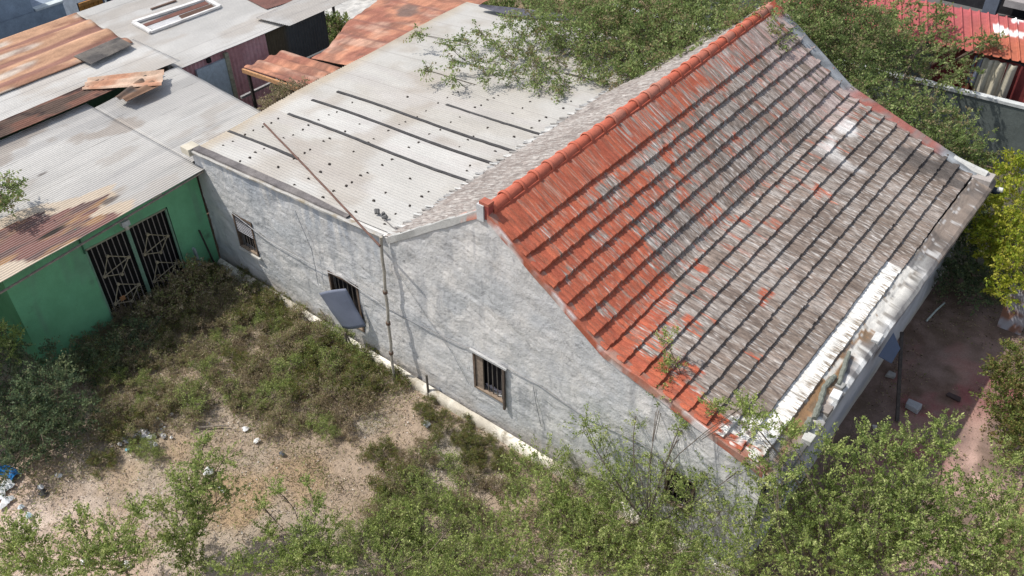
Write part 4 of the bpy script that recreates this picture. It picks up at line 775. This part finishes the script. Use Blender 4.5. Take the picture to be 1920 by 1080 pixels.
def tree(name, label, cat, base, lobes, pal, ls=.045, nl=20, dens=70, tl=(.25, .55), droop=.3, spread=.035, up=.35, trunk=.07, group=None, seed=1, barkc=(.17,.135,.10), flat=.75, twigw=.5, base2=None):
    """lobes: (x, y, z, r). Trunk and one limb per lobe; every lobe is a cloud of leafy twigs"""
    if pal == 'fresh' and name != 'thorn_scrub': up, tl, spread, ls, nl, dens, twigw = 1.0, (.25, .62), .020, ls*.78, int(nl*1.3), dens*1.3, .35
    rg = np.random.default_rng(seed); random.seed(seed); T = thing(name, label, cat, base, group); o = np.array(base, float)
    W = MB(); A = []; base = Vector(base)
    lobes = [(Vector(l[:3]), l[3]) for l in lobes]; cen = sum((l[0] for l in lobes), Vector())/len(lobes); fork = base.lerp(Vector((cen.x, cen.y, max(cen.z*.55, base.z+.2))), .55)
    pts = wood_add(W, base-Vector((0,0,.15)), fork, trunk, trunk*.75, barkc, .05)
    for c, r in lobes:
        limb = wood_add(W, fork, c+Vector((0,0,-.1*r)), max(.008, trunk*.42), .006, barkc, .16, 5)
        n = max(int(26*min(1, r*5)), int(dens*1.25*r*r)); u = rg.normal(size=(n, 3)); u /= np.linalg.norm(u, axis=1, keepdims=True); rad = r*(rg.random(n)**.45)*.82
        T0 = np.array(c)+u*rad[:, None]*np.array([1, 1, flat]); TD = u*.8+rg.normal(size=(n, 3))*.45+np.array([0, 0, up]); TL = rg.uniform(*tl, n)*min(1, .5+r)
        A.append(twigs_to_leaves(T0, TD, TL, int(nl*1.45), droop, spread, PAL[pal], ls*1.22, rg, .52))
        for i in range(int(n*twigw)):
            d = Vector(TD[i]).normalized(); s_ = Vector(T0[i]); e = s_+d*TL[i]*.95-Vector((0, 0, droop*(TL[i]*.95)**2))
            W.tube([limb[3].lerp(s_, .35) if i % 3 == 0 else s_-d*.15, s_, e], [.0055, .0045, .002], 3, barkc, cap=False)
    tr = W.build('trunk', MT['bark'], T)
    P, D, L, Wd, C = [np.concatenate(x) for x in zip(*A)]
    ob = bpy.data.objects.new('crown', leaf_mesh('crown', P-o, D, L, Wd, C, rg)); sc.collection.objects.link(ob); ob.parent = T
    return T
def copy_thing(T, loc, rz, s, label=None):
    r = T.copy(); sc.collection.objects.link(r); r.location = loc; r.rotation_euler = (0, 0, rz); r.scale = (s, s, s)
    if label: r['label'] = label
    for ch in T.children: c = ch.copy(); sc.collection.objects.link(c); c.parent = r
    return r
def lob(L): return [(*az(px, py, z), r) for px, py, z, r in L]
# foreground trees
tree('acacia_tree', 'large light green feathery acacia rising past the near house corner over the court', 'tree', (10.6, -1.2, 0), lob([(1480,960,2.3,.75),(1555,915,2.6,.6),(1640,880,2.9,.55),(1700,915,2.7,.7),(1620,985,2.3,.95),(1740,1000,2.2,.95),
   (1530,1040,2.1,.95),(1660,1065,2.1,1.0),(1790,935,2.6,.45),(1640,830,3.1,.3),(1770,800,3.2,.13),(1760,840,3.1,.2),(1710,835,3.0,.3),(1460,890,3.3,.3),(1440,930,2.7,.5),(1420,1040,1.6,.7),(1560,850,3.2,.25),(1480,820,3.6,.22),(1410,790,3.9,.2),(1700,970,2.6,.7)]),
   'fresh', dens=105, nl=24, ls=.048, seed=11, trunk=.09)
tree('acacia_tree', 'light green acacia crown filling the lower right corner of the picture', 'tree', (13.2, .2, 0), lob([(1850,1000,2.2,.8),(1900,940,2.3,.6),(1910,1050,2.2,.9),(1800,1070,2.0,.9),(1840,930,2.4,.4),(1890,870,2.0,.35)]), 'fresh', dens=100, nl=24, ls=.048, seed=12)
tree('thorn_tree', 'spindly thorn tree before the gable wall with shoots reaching over the tile edge', 'tree', (7.4, -1.5, 0), lob([(1190,850,1.9,.32),(1250,900,1.9,.45),(1100,800,2.3,.22),(1125,850,1.6,.32),(1240,745,3.3,.2),(1250,690,3.7,.14),(1250,640,4.1,.09),
   (1200,780,2.6,.22),(1330,880,2.3,.28),(1300,920,2.0,.35),(1280,800,3.0,.2),(1350,960,1.9,.4),(1400,870,2.9,.18),(1340,770,3.6,.14),(1395,760,3.9,.16),(1160,910,1.4,.45),(1210,690,3.3,.08)]), 'fresh', dens=170, nl=18, ls=.042, seed=13, trunk=.03, spread=.03, twigw=.7, barkc=(.10,.08,.065))
tree('acacia_shrub', 'dense light green shrub thicket against the foot of the gable wall', 'shrub', (6.2, -1.6, 0), lob([(1030,880,.7,.55),(1090,920,.8,.65),(1010,950,.7,.65),(1110,1000,.8,.75),(1190,985,1.0,.7),(1250,1040,1.0,.75),(980,870,.4,.35),(1330,1060,1.2,.6),(1290,1000,1.2,.5),(1380,1075,1.4,.6),(1150,930,.9,.45)]), 'fresh', dens=105, nl=24, ls=.042, seed=14, tl=(.2,.4))
tree('acacia_shrub', 'broad green shrub at the bottom edge right of the picture centre', 'shrub', (5.6, -4.2, 0), lob([(1010,1040,.7,.8),(1120,1080,.8,.85),(1060,960,.5,.5),(1180,1030,.8,.6),(960,960,.4,.4),(920,1010,.6,.6),(900,1070,.7,.75),(1230,1090,1.0,.7)]), 'fresh', dens=95, nl=24, ls=.044, seed=15, tl=(.2,.4))
tree('acacia_shrub', 'loose green shrub left of the bottom centre over bare sand', 'shrub', (3.6, -5.2, 0), lob([(790,1030,.6,.6),(730,1070,.6,.55),(800,950,.5,.5),(720,990,.5,.35),(860,960,.5,.45),(830,1090,.7,.6),(680,1040,.5,.35),(770,980,.4,.35),(760,1075,.6,.5)]), 'fresh', dens=70, nl=22, ls=.042, seed=16, tl=(.2,.4))
# thin shoots in the sand
SH = [tree('sapling', 'thin green sapling leaning over bare sand left of the picture centre', 'sapling', tuple(az(345, 1060, 0)), lob([(375,870,2.0,.2),(365,920,1.7,.28),(350,960,1.4,.25),(420,860,2.0,.12),(385,830,2.2,.1),(400,905,1.7,.2),(330,900,1.7,.14),(355,1000,.9,.3),(380,960,1.1,.25),(330,1020,.7,.3),(300,960,1.0,.2),(430,930,1.2,.18),(360,1060,.4,.3)]), 'fresh', dens=380, nl=20, ls=.046, seed=21, trunk=.018, spread=.03, barkc=(.08,.06,.05)),
      tree('sapling', 'wispy sapling of bright shoots in the lower middle of the yard', 'sapling', tuple(az(560, 1075, 0)), lob([(575,1000,1.3,.22),(590,950,1.6,.14),(560,1040,1.,.25),(520,920,1.4,.1),(575,905,1.8,.07),(490,950,1.2,.1),(540,1060,.6,.35),(600,1050,.7,.3),(620,990,1.0,.16),(500,1000,.8,.2)]), 'fresh', dens=420, nl=20, ls=.046, seed=22, trunk=.02, barkc=(.08,.06,.05)),
      tree('sapling', 'bushy light green sapling at the bottom edge left of centre', 'sapling', tuple(az(235, 1079, 0)), lob([(215,1010,1.5,.4),(160,1050,1.3,.45),(150,980,1.5,.22),(260,1040,1.3,.35),(255,960,1.7,.18),(200,1060,1.2,.4)]), 'fresh', dens=210, nl=24, ls=.048, seed=23, trunk=.03),
      tree('sapling', 'light green bush in the bottom left corner', 'sapling', tuple(az(40, 1079, 0)), lob([(40,1050,1.2,.45),(90,1070,1.2,.4),(10,1010,1.3,.3),(60,1000,1.4,.2)]), 'fresh', dens=210, nl=24, ls=.048, seed=24, trunk=.03),
      tree('sapling', 'sparse sapling beside the bottom shrubs, third thin one from the left', 'sapling', tuple(az(480, 1079, 0)), lob([(470,1060,.8,.22),(640,1060,1.0,.2),(610,1030,1.2,.15),(430,1070,.8,.2)]), 'fresh', dens=380, nl=20, ls=.046, seed=25, trunk=.02)]
# dark bushes on the left, in front of the green shed
tree('dark_bush', 'large dark green bush at the left picture edge below the green shed', 'bush', tuple(az(70, 800, 0)), lob([(30,720,1.0,.9),(100,740,1.0,.8),(60,800,.7,.9),(130,790,.6,.7),(0,790,.8,.9),(20,860,.5,.6),(110,680,.8,.5),(0,650,1.3,.4)]), 'dark', dens=110, nl=22, ls=.05, seed=31, tl=(.2,.45))
tree('dark_bush', 'light tipped shoots rising at the left edge beside the green wall corner', 'bush', tuple(az(0, 720, 0)), lob([(15,640,1.6,.2),(35,625,1.7,.08),(5,620,1.9,.08),(10,670,1.4,.3),(-20,640,1.6,.4)]), 'fresh', dens=160, nl=16, ls=.045, seed=32, trunk=.02)
tree('gate_bush', 'dark straggly bush growing against the barred double gate', 'bush', (-6.1, -1.6, 0), [(-6.2,-1.3,.75,.42),(-6.1,-1.9,.6,.42),(-5.9,-1.5,.45,.5),(-6.0,-2.6,.35,.4),(-5.8,-.8,.4,.42),(-6.1,-1.1,.95,.25),(-5.7,-2.1,.35,.5)], 'olive', dens=190, nl=20, ls=.042, seed=33, tl=(.15,.35))
tree('gate_bush', 'dark weedy bush at the foot of the green wall left of the gate', 'bush', (-6.0, -3.6, 0), [(-6.2,-3.4,.3,.35),(-5.9,-4.0,.3,.45),(-6.1,-4.7,.3,.4),(-5.6,-3.2,.3,.5),(-5.4,-4.5,.3,.5),(-5.3,-3.8,.3,.5)], 'dark', dens=170, nl=20, ls=.042, seed=34, tl=(.15,.3))
# yard scrub: a few built shapes, copied
def proto(seed, pal, h, r, dens=95, ls=.031):
    rg = random.Random(seed); n = 9; L = [(rg.uniform(-.8,.8)*r, rg.uniform(-.8,.8)*r, rg.uniform(.15,.7)*h, rg.uniform(.2,.42)*r) for _ in range(n)]
    return tree('thorn_scrub', 'x', 'shrub', (0, 0, 0), L, pal, dens=dens, nl=20, ls=ls, seed=seed, tl=(.12,.3), trunk=.02, group='thorn scrub across the yard', barkc=(.20,.16,.125), twigw=.9)
PR = {k: [proto(100+10*i+j, k if k != 'mix' else 'olive', .65, .85) for j in range(2)] for i, k in enumerate(('olive', 'creep', 'fresh', 'dry'))}
used = set()
SHORT = dict(olive='small straggly thorn scrub', shade='dark shaded thorn scrub', creep='low green scrub', fresh='light green low scrub', sand='isolated olive scrub clump')
LABS = {'olive': 'brown olive thorn scrub in the sunlit thicket across the middle of the yard', 'shade': 'dark thorn scrub in the shade near the green shed front', 'creep': 'low green scrub growing along the foot of the white wall', 'fresh': 'light green low scrub at the lower fringe of the yard thicket', 'sand': 'isolated olive scrub clump on bare sand toward the gable wall'}
def place(px, py, kind, s, lab, grp):
    p = az(px, py, .2*s); p.z = 0; k = random.randrange(2)
    if kind == 'olive': kind = random.choice(['olive', 'olive', 'dry', 'creep', 'fresh' if lab != 'shade' else 'olive'])
    T = PR[kind][k]
    if (kind, k) not in used: used.add((kind, k)); o = T; o.location = p; o.rotation_euler = (0, 0, random.uniform(0, 6.28)); o.scale = (s, s, s*random.uniform(.8, 1.1))
    else: o = copy_thing(T, p, random.uniform(0, 6.28), s)
    LM = [('beside the white debris patch', 270, 810), ('behind the dead branch', 395, 790), ('under the left annex window', 465, 520), ('below the hanging blue grey panel', 650, 660), ('at the foot of the leaning pole', 742, 715), ('by the dark stake', 805, 765), ('below the barred gable window', 920, 830),
          ('by the foot of the gate', 250, 600), ('in front of the pale post', 385, 545), ('next to the large dark bush', 190, 720), ('by the short pale stick', 690, 750), ('near the round white scrap', 490, 790), ('by the left of the thicket, above the debris', 310, 700), ('in the middle of the thicket', 470, 660), ('near the wall, upper right of the thicket', 570, 620), ('on the right rim of the thicket', 640, 790),
          ('beside the loose bottom shrub', 760, 990), ('at the foot of the bottom centre shrub', 930, 1000), ('right under the gable wall thicket', 1080, 960), ('on the sand patch left of the plinth plants', 780, 880)]
    wh = min(LM, key=lambda m: (m[1]-px)**2+(m[2]-py)**2)[0]
    o['label'] = SHORT[lab]+' '+wh; o['group'] = grp+', '+wh
random.seed(5)
def inpoly(x, y, P):
    c = False; j = len(P)-1
    for i in range(len(P)):
        if (P[i][1] > y) != (P[j][1] > y) and x < (P[j][0]-P[i][0])*(y-P[i][1])/(P[j][1]-P[i][1])+P[i][0]: c = not c
        j = i
    return c
def scatter(poly, dmin, kind, s, lab, grp, tries=1500):
    pts = []; xs = [p[0] for p in poly]; ys = [p[1] for p in poly]
    for _ in range(tries):
        x, y = random.uniform(min(xs), max(xs)), random.uniform(min(ys), max(ys))
        if inpoly(x, y, poly) and all((x-a)**2+(y-b_)**2 > dmin**2 for a, b_ in pts): pts.append((x, y)); place(x, y, kind, random.uniform(*s), lab, grp)
scatter([(240,520),(400,500),(430,560),(300,640),(210,700),(150,680)], 34, 'olive', (.6,.85), 'shade', 'shaded scrub by the green shed')
scatter([(190,690),(330,620),(440,560),(560,580),(690,680),(720,740),(640,830),(560,810),(440,770),(330,770),(210,840)], 39, 'olive', (.55,.9), 'olive', 'olive scrub thicket')
scatter([(410,505),(470,515),(600,610),(730,705),(750,725),(700,730),(560,640),(430,550)], 30, 'creep', (.45,.7), 'creep', 'green scrub by the wall foot')
scatter([(780,750),(820,760),(950,850),(930,880),(860,840),(780,780)], 24, 'creep', (.32,.5), 'creep', 'green scrub by the wall foot')
scatter([(700,830),(790,850),(840,920),(900,940),(800,960),(690,960)], 48, 'olive', (.5,.85), 'sand', 'scrub clumps on the sand')
scatter([(190,800),(300,760),(300,850),(200,870)], 48, 'olive', (.45,.65), 'olive', 'olive scrub thicket')
scatter([(640,980),(760,900),(900,950),(900,1060),(700,1070)], 62, 'fresh', (.5,.9), 'fresh', 'green scrub at the fringe')
scatter([(930,860),(1000,880),(1300,1060),(1100,1060)], 60, 'fresh', (.6,.95), 'fresh', 'green scrub at the fringe')
for k in PR:
    for i, T in enumerate(PR[k]):
        if (k, i) not in used:
            for c in list(T.children): bpy.data.objects.remove(c)
            bpy.data.objects.remove(T)
# trees behind the house
tree('mesquite_tree', 'wide mesquite whose dark green boughs hang over the far half of the annex roof', 'tree', (.5, 13.5, 0), lob([(1400,70,5.2,1.0),(1320,40,5.2,1.2),(1240,30,5.0,1.2),(1160,20,5.0,1.0),(1280,110,4.8,1.0),(1210,90,4.7,.9),(1130,60,4.7,.9),(1060,40,4.6,.8),(1000,30,4.5,.6),
   (1170,140,4.4,.28),(1440,30,5.3,.8),(1200,150,4.4,.25),(1250,150,4.6,.35)]), 'mesq', dens=120, nl=28, ls=.062, seed=41, trunk=.16, droop=.35, tl=(.4,.9), up=.1, spread=.05)
MQ = [(950,45),(900,60),(870,75),(840,85),(930,80),(980,70),(990,100),(940,105),(890,110),(850,112),(1010,130),(1040,110),(1050,145),(960,135),(850,145),(1000,150),(1090,140),(1100,110),(1080,90),(1040,80),(915,140),(1130,120),(1050,165),(800,130),(780,62),(1000,115),(960,90),(1120,150)]
tree('mesquite_tree', 'thin trailing mesquite boughs spread loosely over the white annex roof', 'tree', (.2, 13.0, 0), lob([(x, y, 4.15+.012*(1100-x)/10*.2, .16 if x > 860 else .1) for x, y in MQ]), 'mesq', dens=520, nl=14, ls=.055, seed=42, trunk=.08, droop=.25, tl=(.35,.7), up=-.15, spread=.035, flat=.35, barkc=(.16,.14,.11))
tree('mesquite_tree', 'mesquite tree with dark inner crown directly behind the far gable peak', 'tree', (4.5, 14.5, 0), lob([(1510,30,4.6,1.2),(1560,80,4.2,1.1),(1600,40,4.2,1.1),(1500,70,4.4,.8),(1620,110,3.6,.9),(1580,130,3.8,.7),(1660,80,3.6,.8),(1550,0,4.8,1.1)]), 'mesq', dens=110, nl=26, ls=.062, seed=43, trunk=.14, tl=(.4,.8), up=.1, spread=.05)
tree('mesquite_tree', 'airy mesquite sprays in front of the ribbed red roof', 'tree', (4.8, 16.8, 0), lob([(1680,60,3.6,.55),(1740,70,3.4,.5),(1650,90,3.4,.6),(1720,110,3.2,.6),(1780,90,3.2,.4),(1800,130,2.9,.45),(1740,150,2.8,.5),(1690,20,3.8,.5),(1660,30,3.8,.3),(1850,80,3.2,.25),(1670,150,2.8,.5),(1760,30,3.6,.2)]), 'mesq', dens=70, nl=20, ls=.07, seed=44, trunk=.08, tl=(.35,.7), up=.1)
tree('mesquite_tree', 'bright green mesquite bowing over the red far edge of the tile roof', 'tree', (8.2, 14.2, 0), lob([(1640,180,3.5,.5),(1690,190,3.3,.6),(1740,220,3.1,.65),(1700,240,3.0,.55),(1790,240,2.9,.6),(1760,280,2.7,.6),(1820,270,2.6,.5),(1650,210,3.4,.35),(1800,300,2.4,.5),(1620,165,3.7,.3),(1840,300,2.3,.35)]), 'mesq', dens=120, nl=24, ls=.06, seed=45, trunk=.1, tl=(.3,.7), up=.05)
tree('lemon_bush', 'bright yellow green bush at the right edge past the far eave corner', 'bush', (10.9, 13.0, 0), lob([(1880,330,2.4,.5),(1910,380,2.4,.6),(1860,400,2.0,.6),(1900,440,2.0,.7),(1850,450,1.6,.5),(1900,500,1.7,.6),(1880,540,1.4,.35),(1900,310,2.6,.35),(1840,370,1.8,.4),(1880,480,1.2,.7)]), 'lemon', dens=110, nl=22, ls=.065, seed=46, trunk=.07)
tree('dark_bush', 'dark shaded bush between the front wall and the yellow green bush', 'bush', (9.8, 11.8, 0), lob([(1800,490,.9,.6),(1780,530,.5,.5),(1830,520,.7,.6),(1860,560,.5,.4),(1810,440,1.1,.6),(1830,400,1.3,.5)]), 'dark', dens=100, nl=22, ls=.06, seed=47, trunk=.05)
tree('round_bush', 'rounded dark green bush at the right edge beside the lit pink paving', 'bush', tuple(az(1900, 790, 0)), lob([(1885,740,1.1,.45),(1910,700,1.3,.5),(1900,790,.9,.5),(1930,760,1.0,.7),(1900,660,1.4,.3),(1930,840,.8,.6),(1880,700,1.2,.35)]), 'creep', dens=200, nl=24, ls=.05, seed=48, trunk=.05, tl=(.15,.35))
tree('green_bush', 'small green bush behind the dark corrugated wall at the top', 'bush', tuple(az(625, 100, 0)), lob([(612,45,1.6,.5),(625,65,1.3,.55),(640,45,1.5,.4),(620,85,.9,.5)]), 'mesq', dens=100, nl=20, ls=.07, seed=49, trunk=.04)
tree('dry_weed', 'straggly grey green weed sprouting from the gap at the annex roof edge', 'weed', (-7.6, 3.5, 0), [(-7.3,3.2,3.5,.16),(-7.4,3.7,3.5,.18),(-7.6,3.0,3.3,.2),(-7.7,3.6,3.4,.2),(-7.25,2.7,3.5,.1),(-7.5,4.1,3.45,.14)], 'dry', dens=330, nl=10, ls=.05, seed=50, trunk=.03, tl=(.15,.4), up=.8)
for i, (px, py, s_) in enumerate(((930,12,.8),(880,-5,.7),(1010,5,1.0),(1090,-5,1.1),(560,25,.6),(740,-20,1.3))):
    tree('roadside_bush', ['small green tuft at the dark bitumen sheet on the far roof edge','low brown green bush beyond the far edge of the annex','green brown bush beyond the annex left of the big mesquite','green bush under the left boughs of the big mesquite','dark tuft behind the pale sheet roofs at the top','dry bush beyond the orange lean to roof'][i], 'bush', tuple(az(px, py, 0)), [(az(px, py, .5).x+random.uniform(-.6,.6)*s_, az(px, py, .5).y+random.uniform(-.6,.6)*s_, .5*s_, .5*s_) for _ in range(5)], 'mesq' if i in (0,2,3) else 'olive', dens=70, nl=18, ls=.08, seed=60+i, trunk=.03)
tree('leaf_spray', 'small leafy spray lying over the grey roof at the left picture edge', 'bush', (-10.5,-6.8,3.1), lob([(10,350,3.7,.12),(20,375,3.6,.14),(35,345,3.7,.07),(5,385,3.6,.14),(12,330,3.8,.06),(-15,365,3.7,.25)]), 'mesq', dens=420, nl=12, ls=.06, seed=70, trunk=.012, up=0)
# ground cover nobody could count: dry grass, herbs and gravel
def cover():
    rg = np.random.default_rng(3); n = 230000; X = rg.uniform(-7, 10, n); Y = rg.uniform(-11, -.15, n)
    q = fbm(X*.8, Y*.8, 91)*.6+fbm(X*3, Y*3, 92)*.4
    shade = ss(6.2, 3.5, -X*1.0)*0; thick = ss(-1.5, -4.5, X)*ss(-7.5, -5.0, Y)
    P0 = rg.random(n) < np.clip(ss(.42, .62, q)*.9+.55*thick+.06, 0, 1)*np.where((X > -3) & (Y < -3.4) & (X < 4), .45, 1)
    X, Y, q = X[P0], Y[P0], q[P0]; k = len(X); Z = rg.random(k)*.10*(1+1.6*(q > .5)); P = np.stack([X, Y, Z], 1); D = rg.normal(size=(k, 3)); D[:, 2] = np.abs(D[:, 2])*.9
    pal = np.array(PAL['dry']+PAL['olive']+PAL['creep'][:1]); C = pal[rg.integers(0, len(pal), k)]*rg.uniform(.7, 1.3, (k, 1)); L = rg.uniform(.03, .13, k)
    o = bpy.data.objects.new('dry_grass', leaf_mesh('dry_grass', P, D, L, L*.17, C, rg)); sc.collection.objects.link(o); o['kind'] = 'stuff'
    n = 26000; X = rg.uniform(-6, 9, n); Y = rg.uniform(-11, -.2, n); P = np.stack([X, Y, rg.random(n)*.012+.005], 1); D = rg.normal(size=(n, 3)); D[:, 2] *= .35; pal = np.array([(.5,.45,.39),(.33,.27,.22),(.58,.55,.5),(.22,.18,.15),(.42,.30,.2)]); C = pal[rg.integers(0, 5, n)]; L = rg.uniform(.015, .05, n)
    o = bpy.data.objects.new('gravel', leaf_mesh('gravel', P, D, L, L*.8, C, rg)); o.data.materials.clear(); o.data.materials.append(MT['soil']); sc.collection.objects.link(o); o['kind'] = 'stuff'
    n = 16000; X = np.concatenate([rg.uniform(8.95, 12.2, n//2), rg.uniform(11.7, 14.5, n//2)]); Y = rg.uniform(-1.5, 12, len(X)); m = rg.random(len(X)) < ss(.45, .6, fbm(X*1.3, Y*1.3, 61))+.9*(X > 12.1)+.5*(X < 9.2)+.5*(Y > 9); X, Y = X[m], Y[m]; n = len(X)
    P = np.stack([X, Y, .06+rg.random(n)*.03], 1); D = rg.normal(size=(n, 3)); D[:, 2] *= .3; pal = np.array(PAL['dry']+[(.09,.07,.05)]); C = pal[rg.integers(0, len(pal), n)]; L = rg.uniform(.03, .07, n)
    o = bpy.data.objects.new('leaf_litter', leaf_mesh('leaf_litter', P, D, L, L*.5, C, rg)); sc.collection.objects.link(o); o['kind'] = 'stuff'
cover()
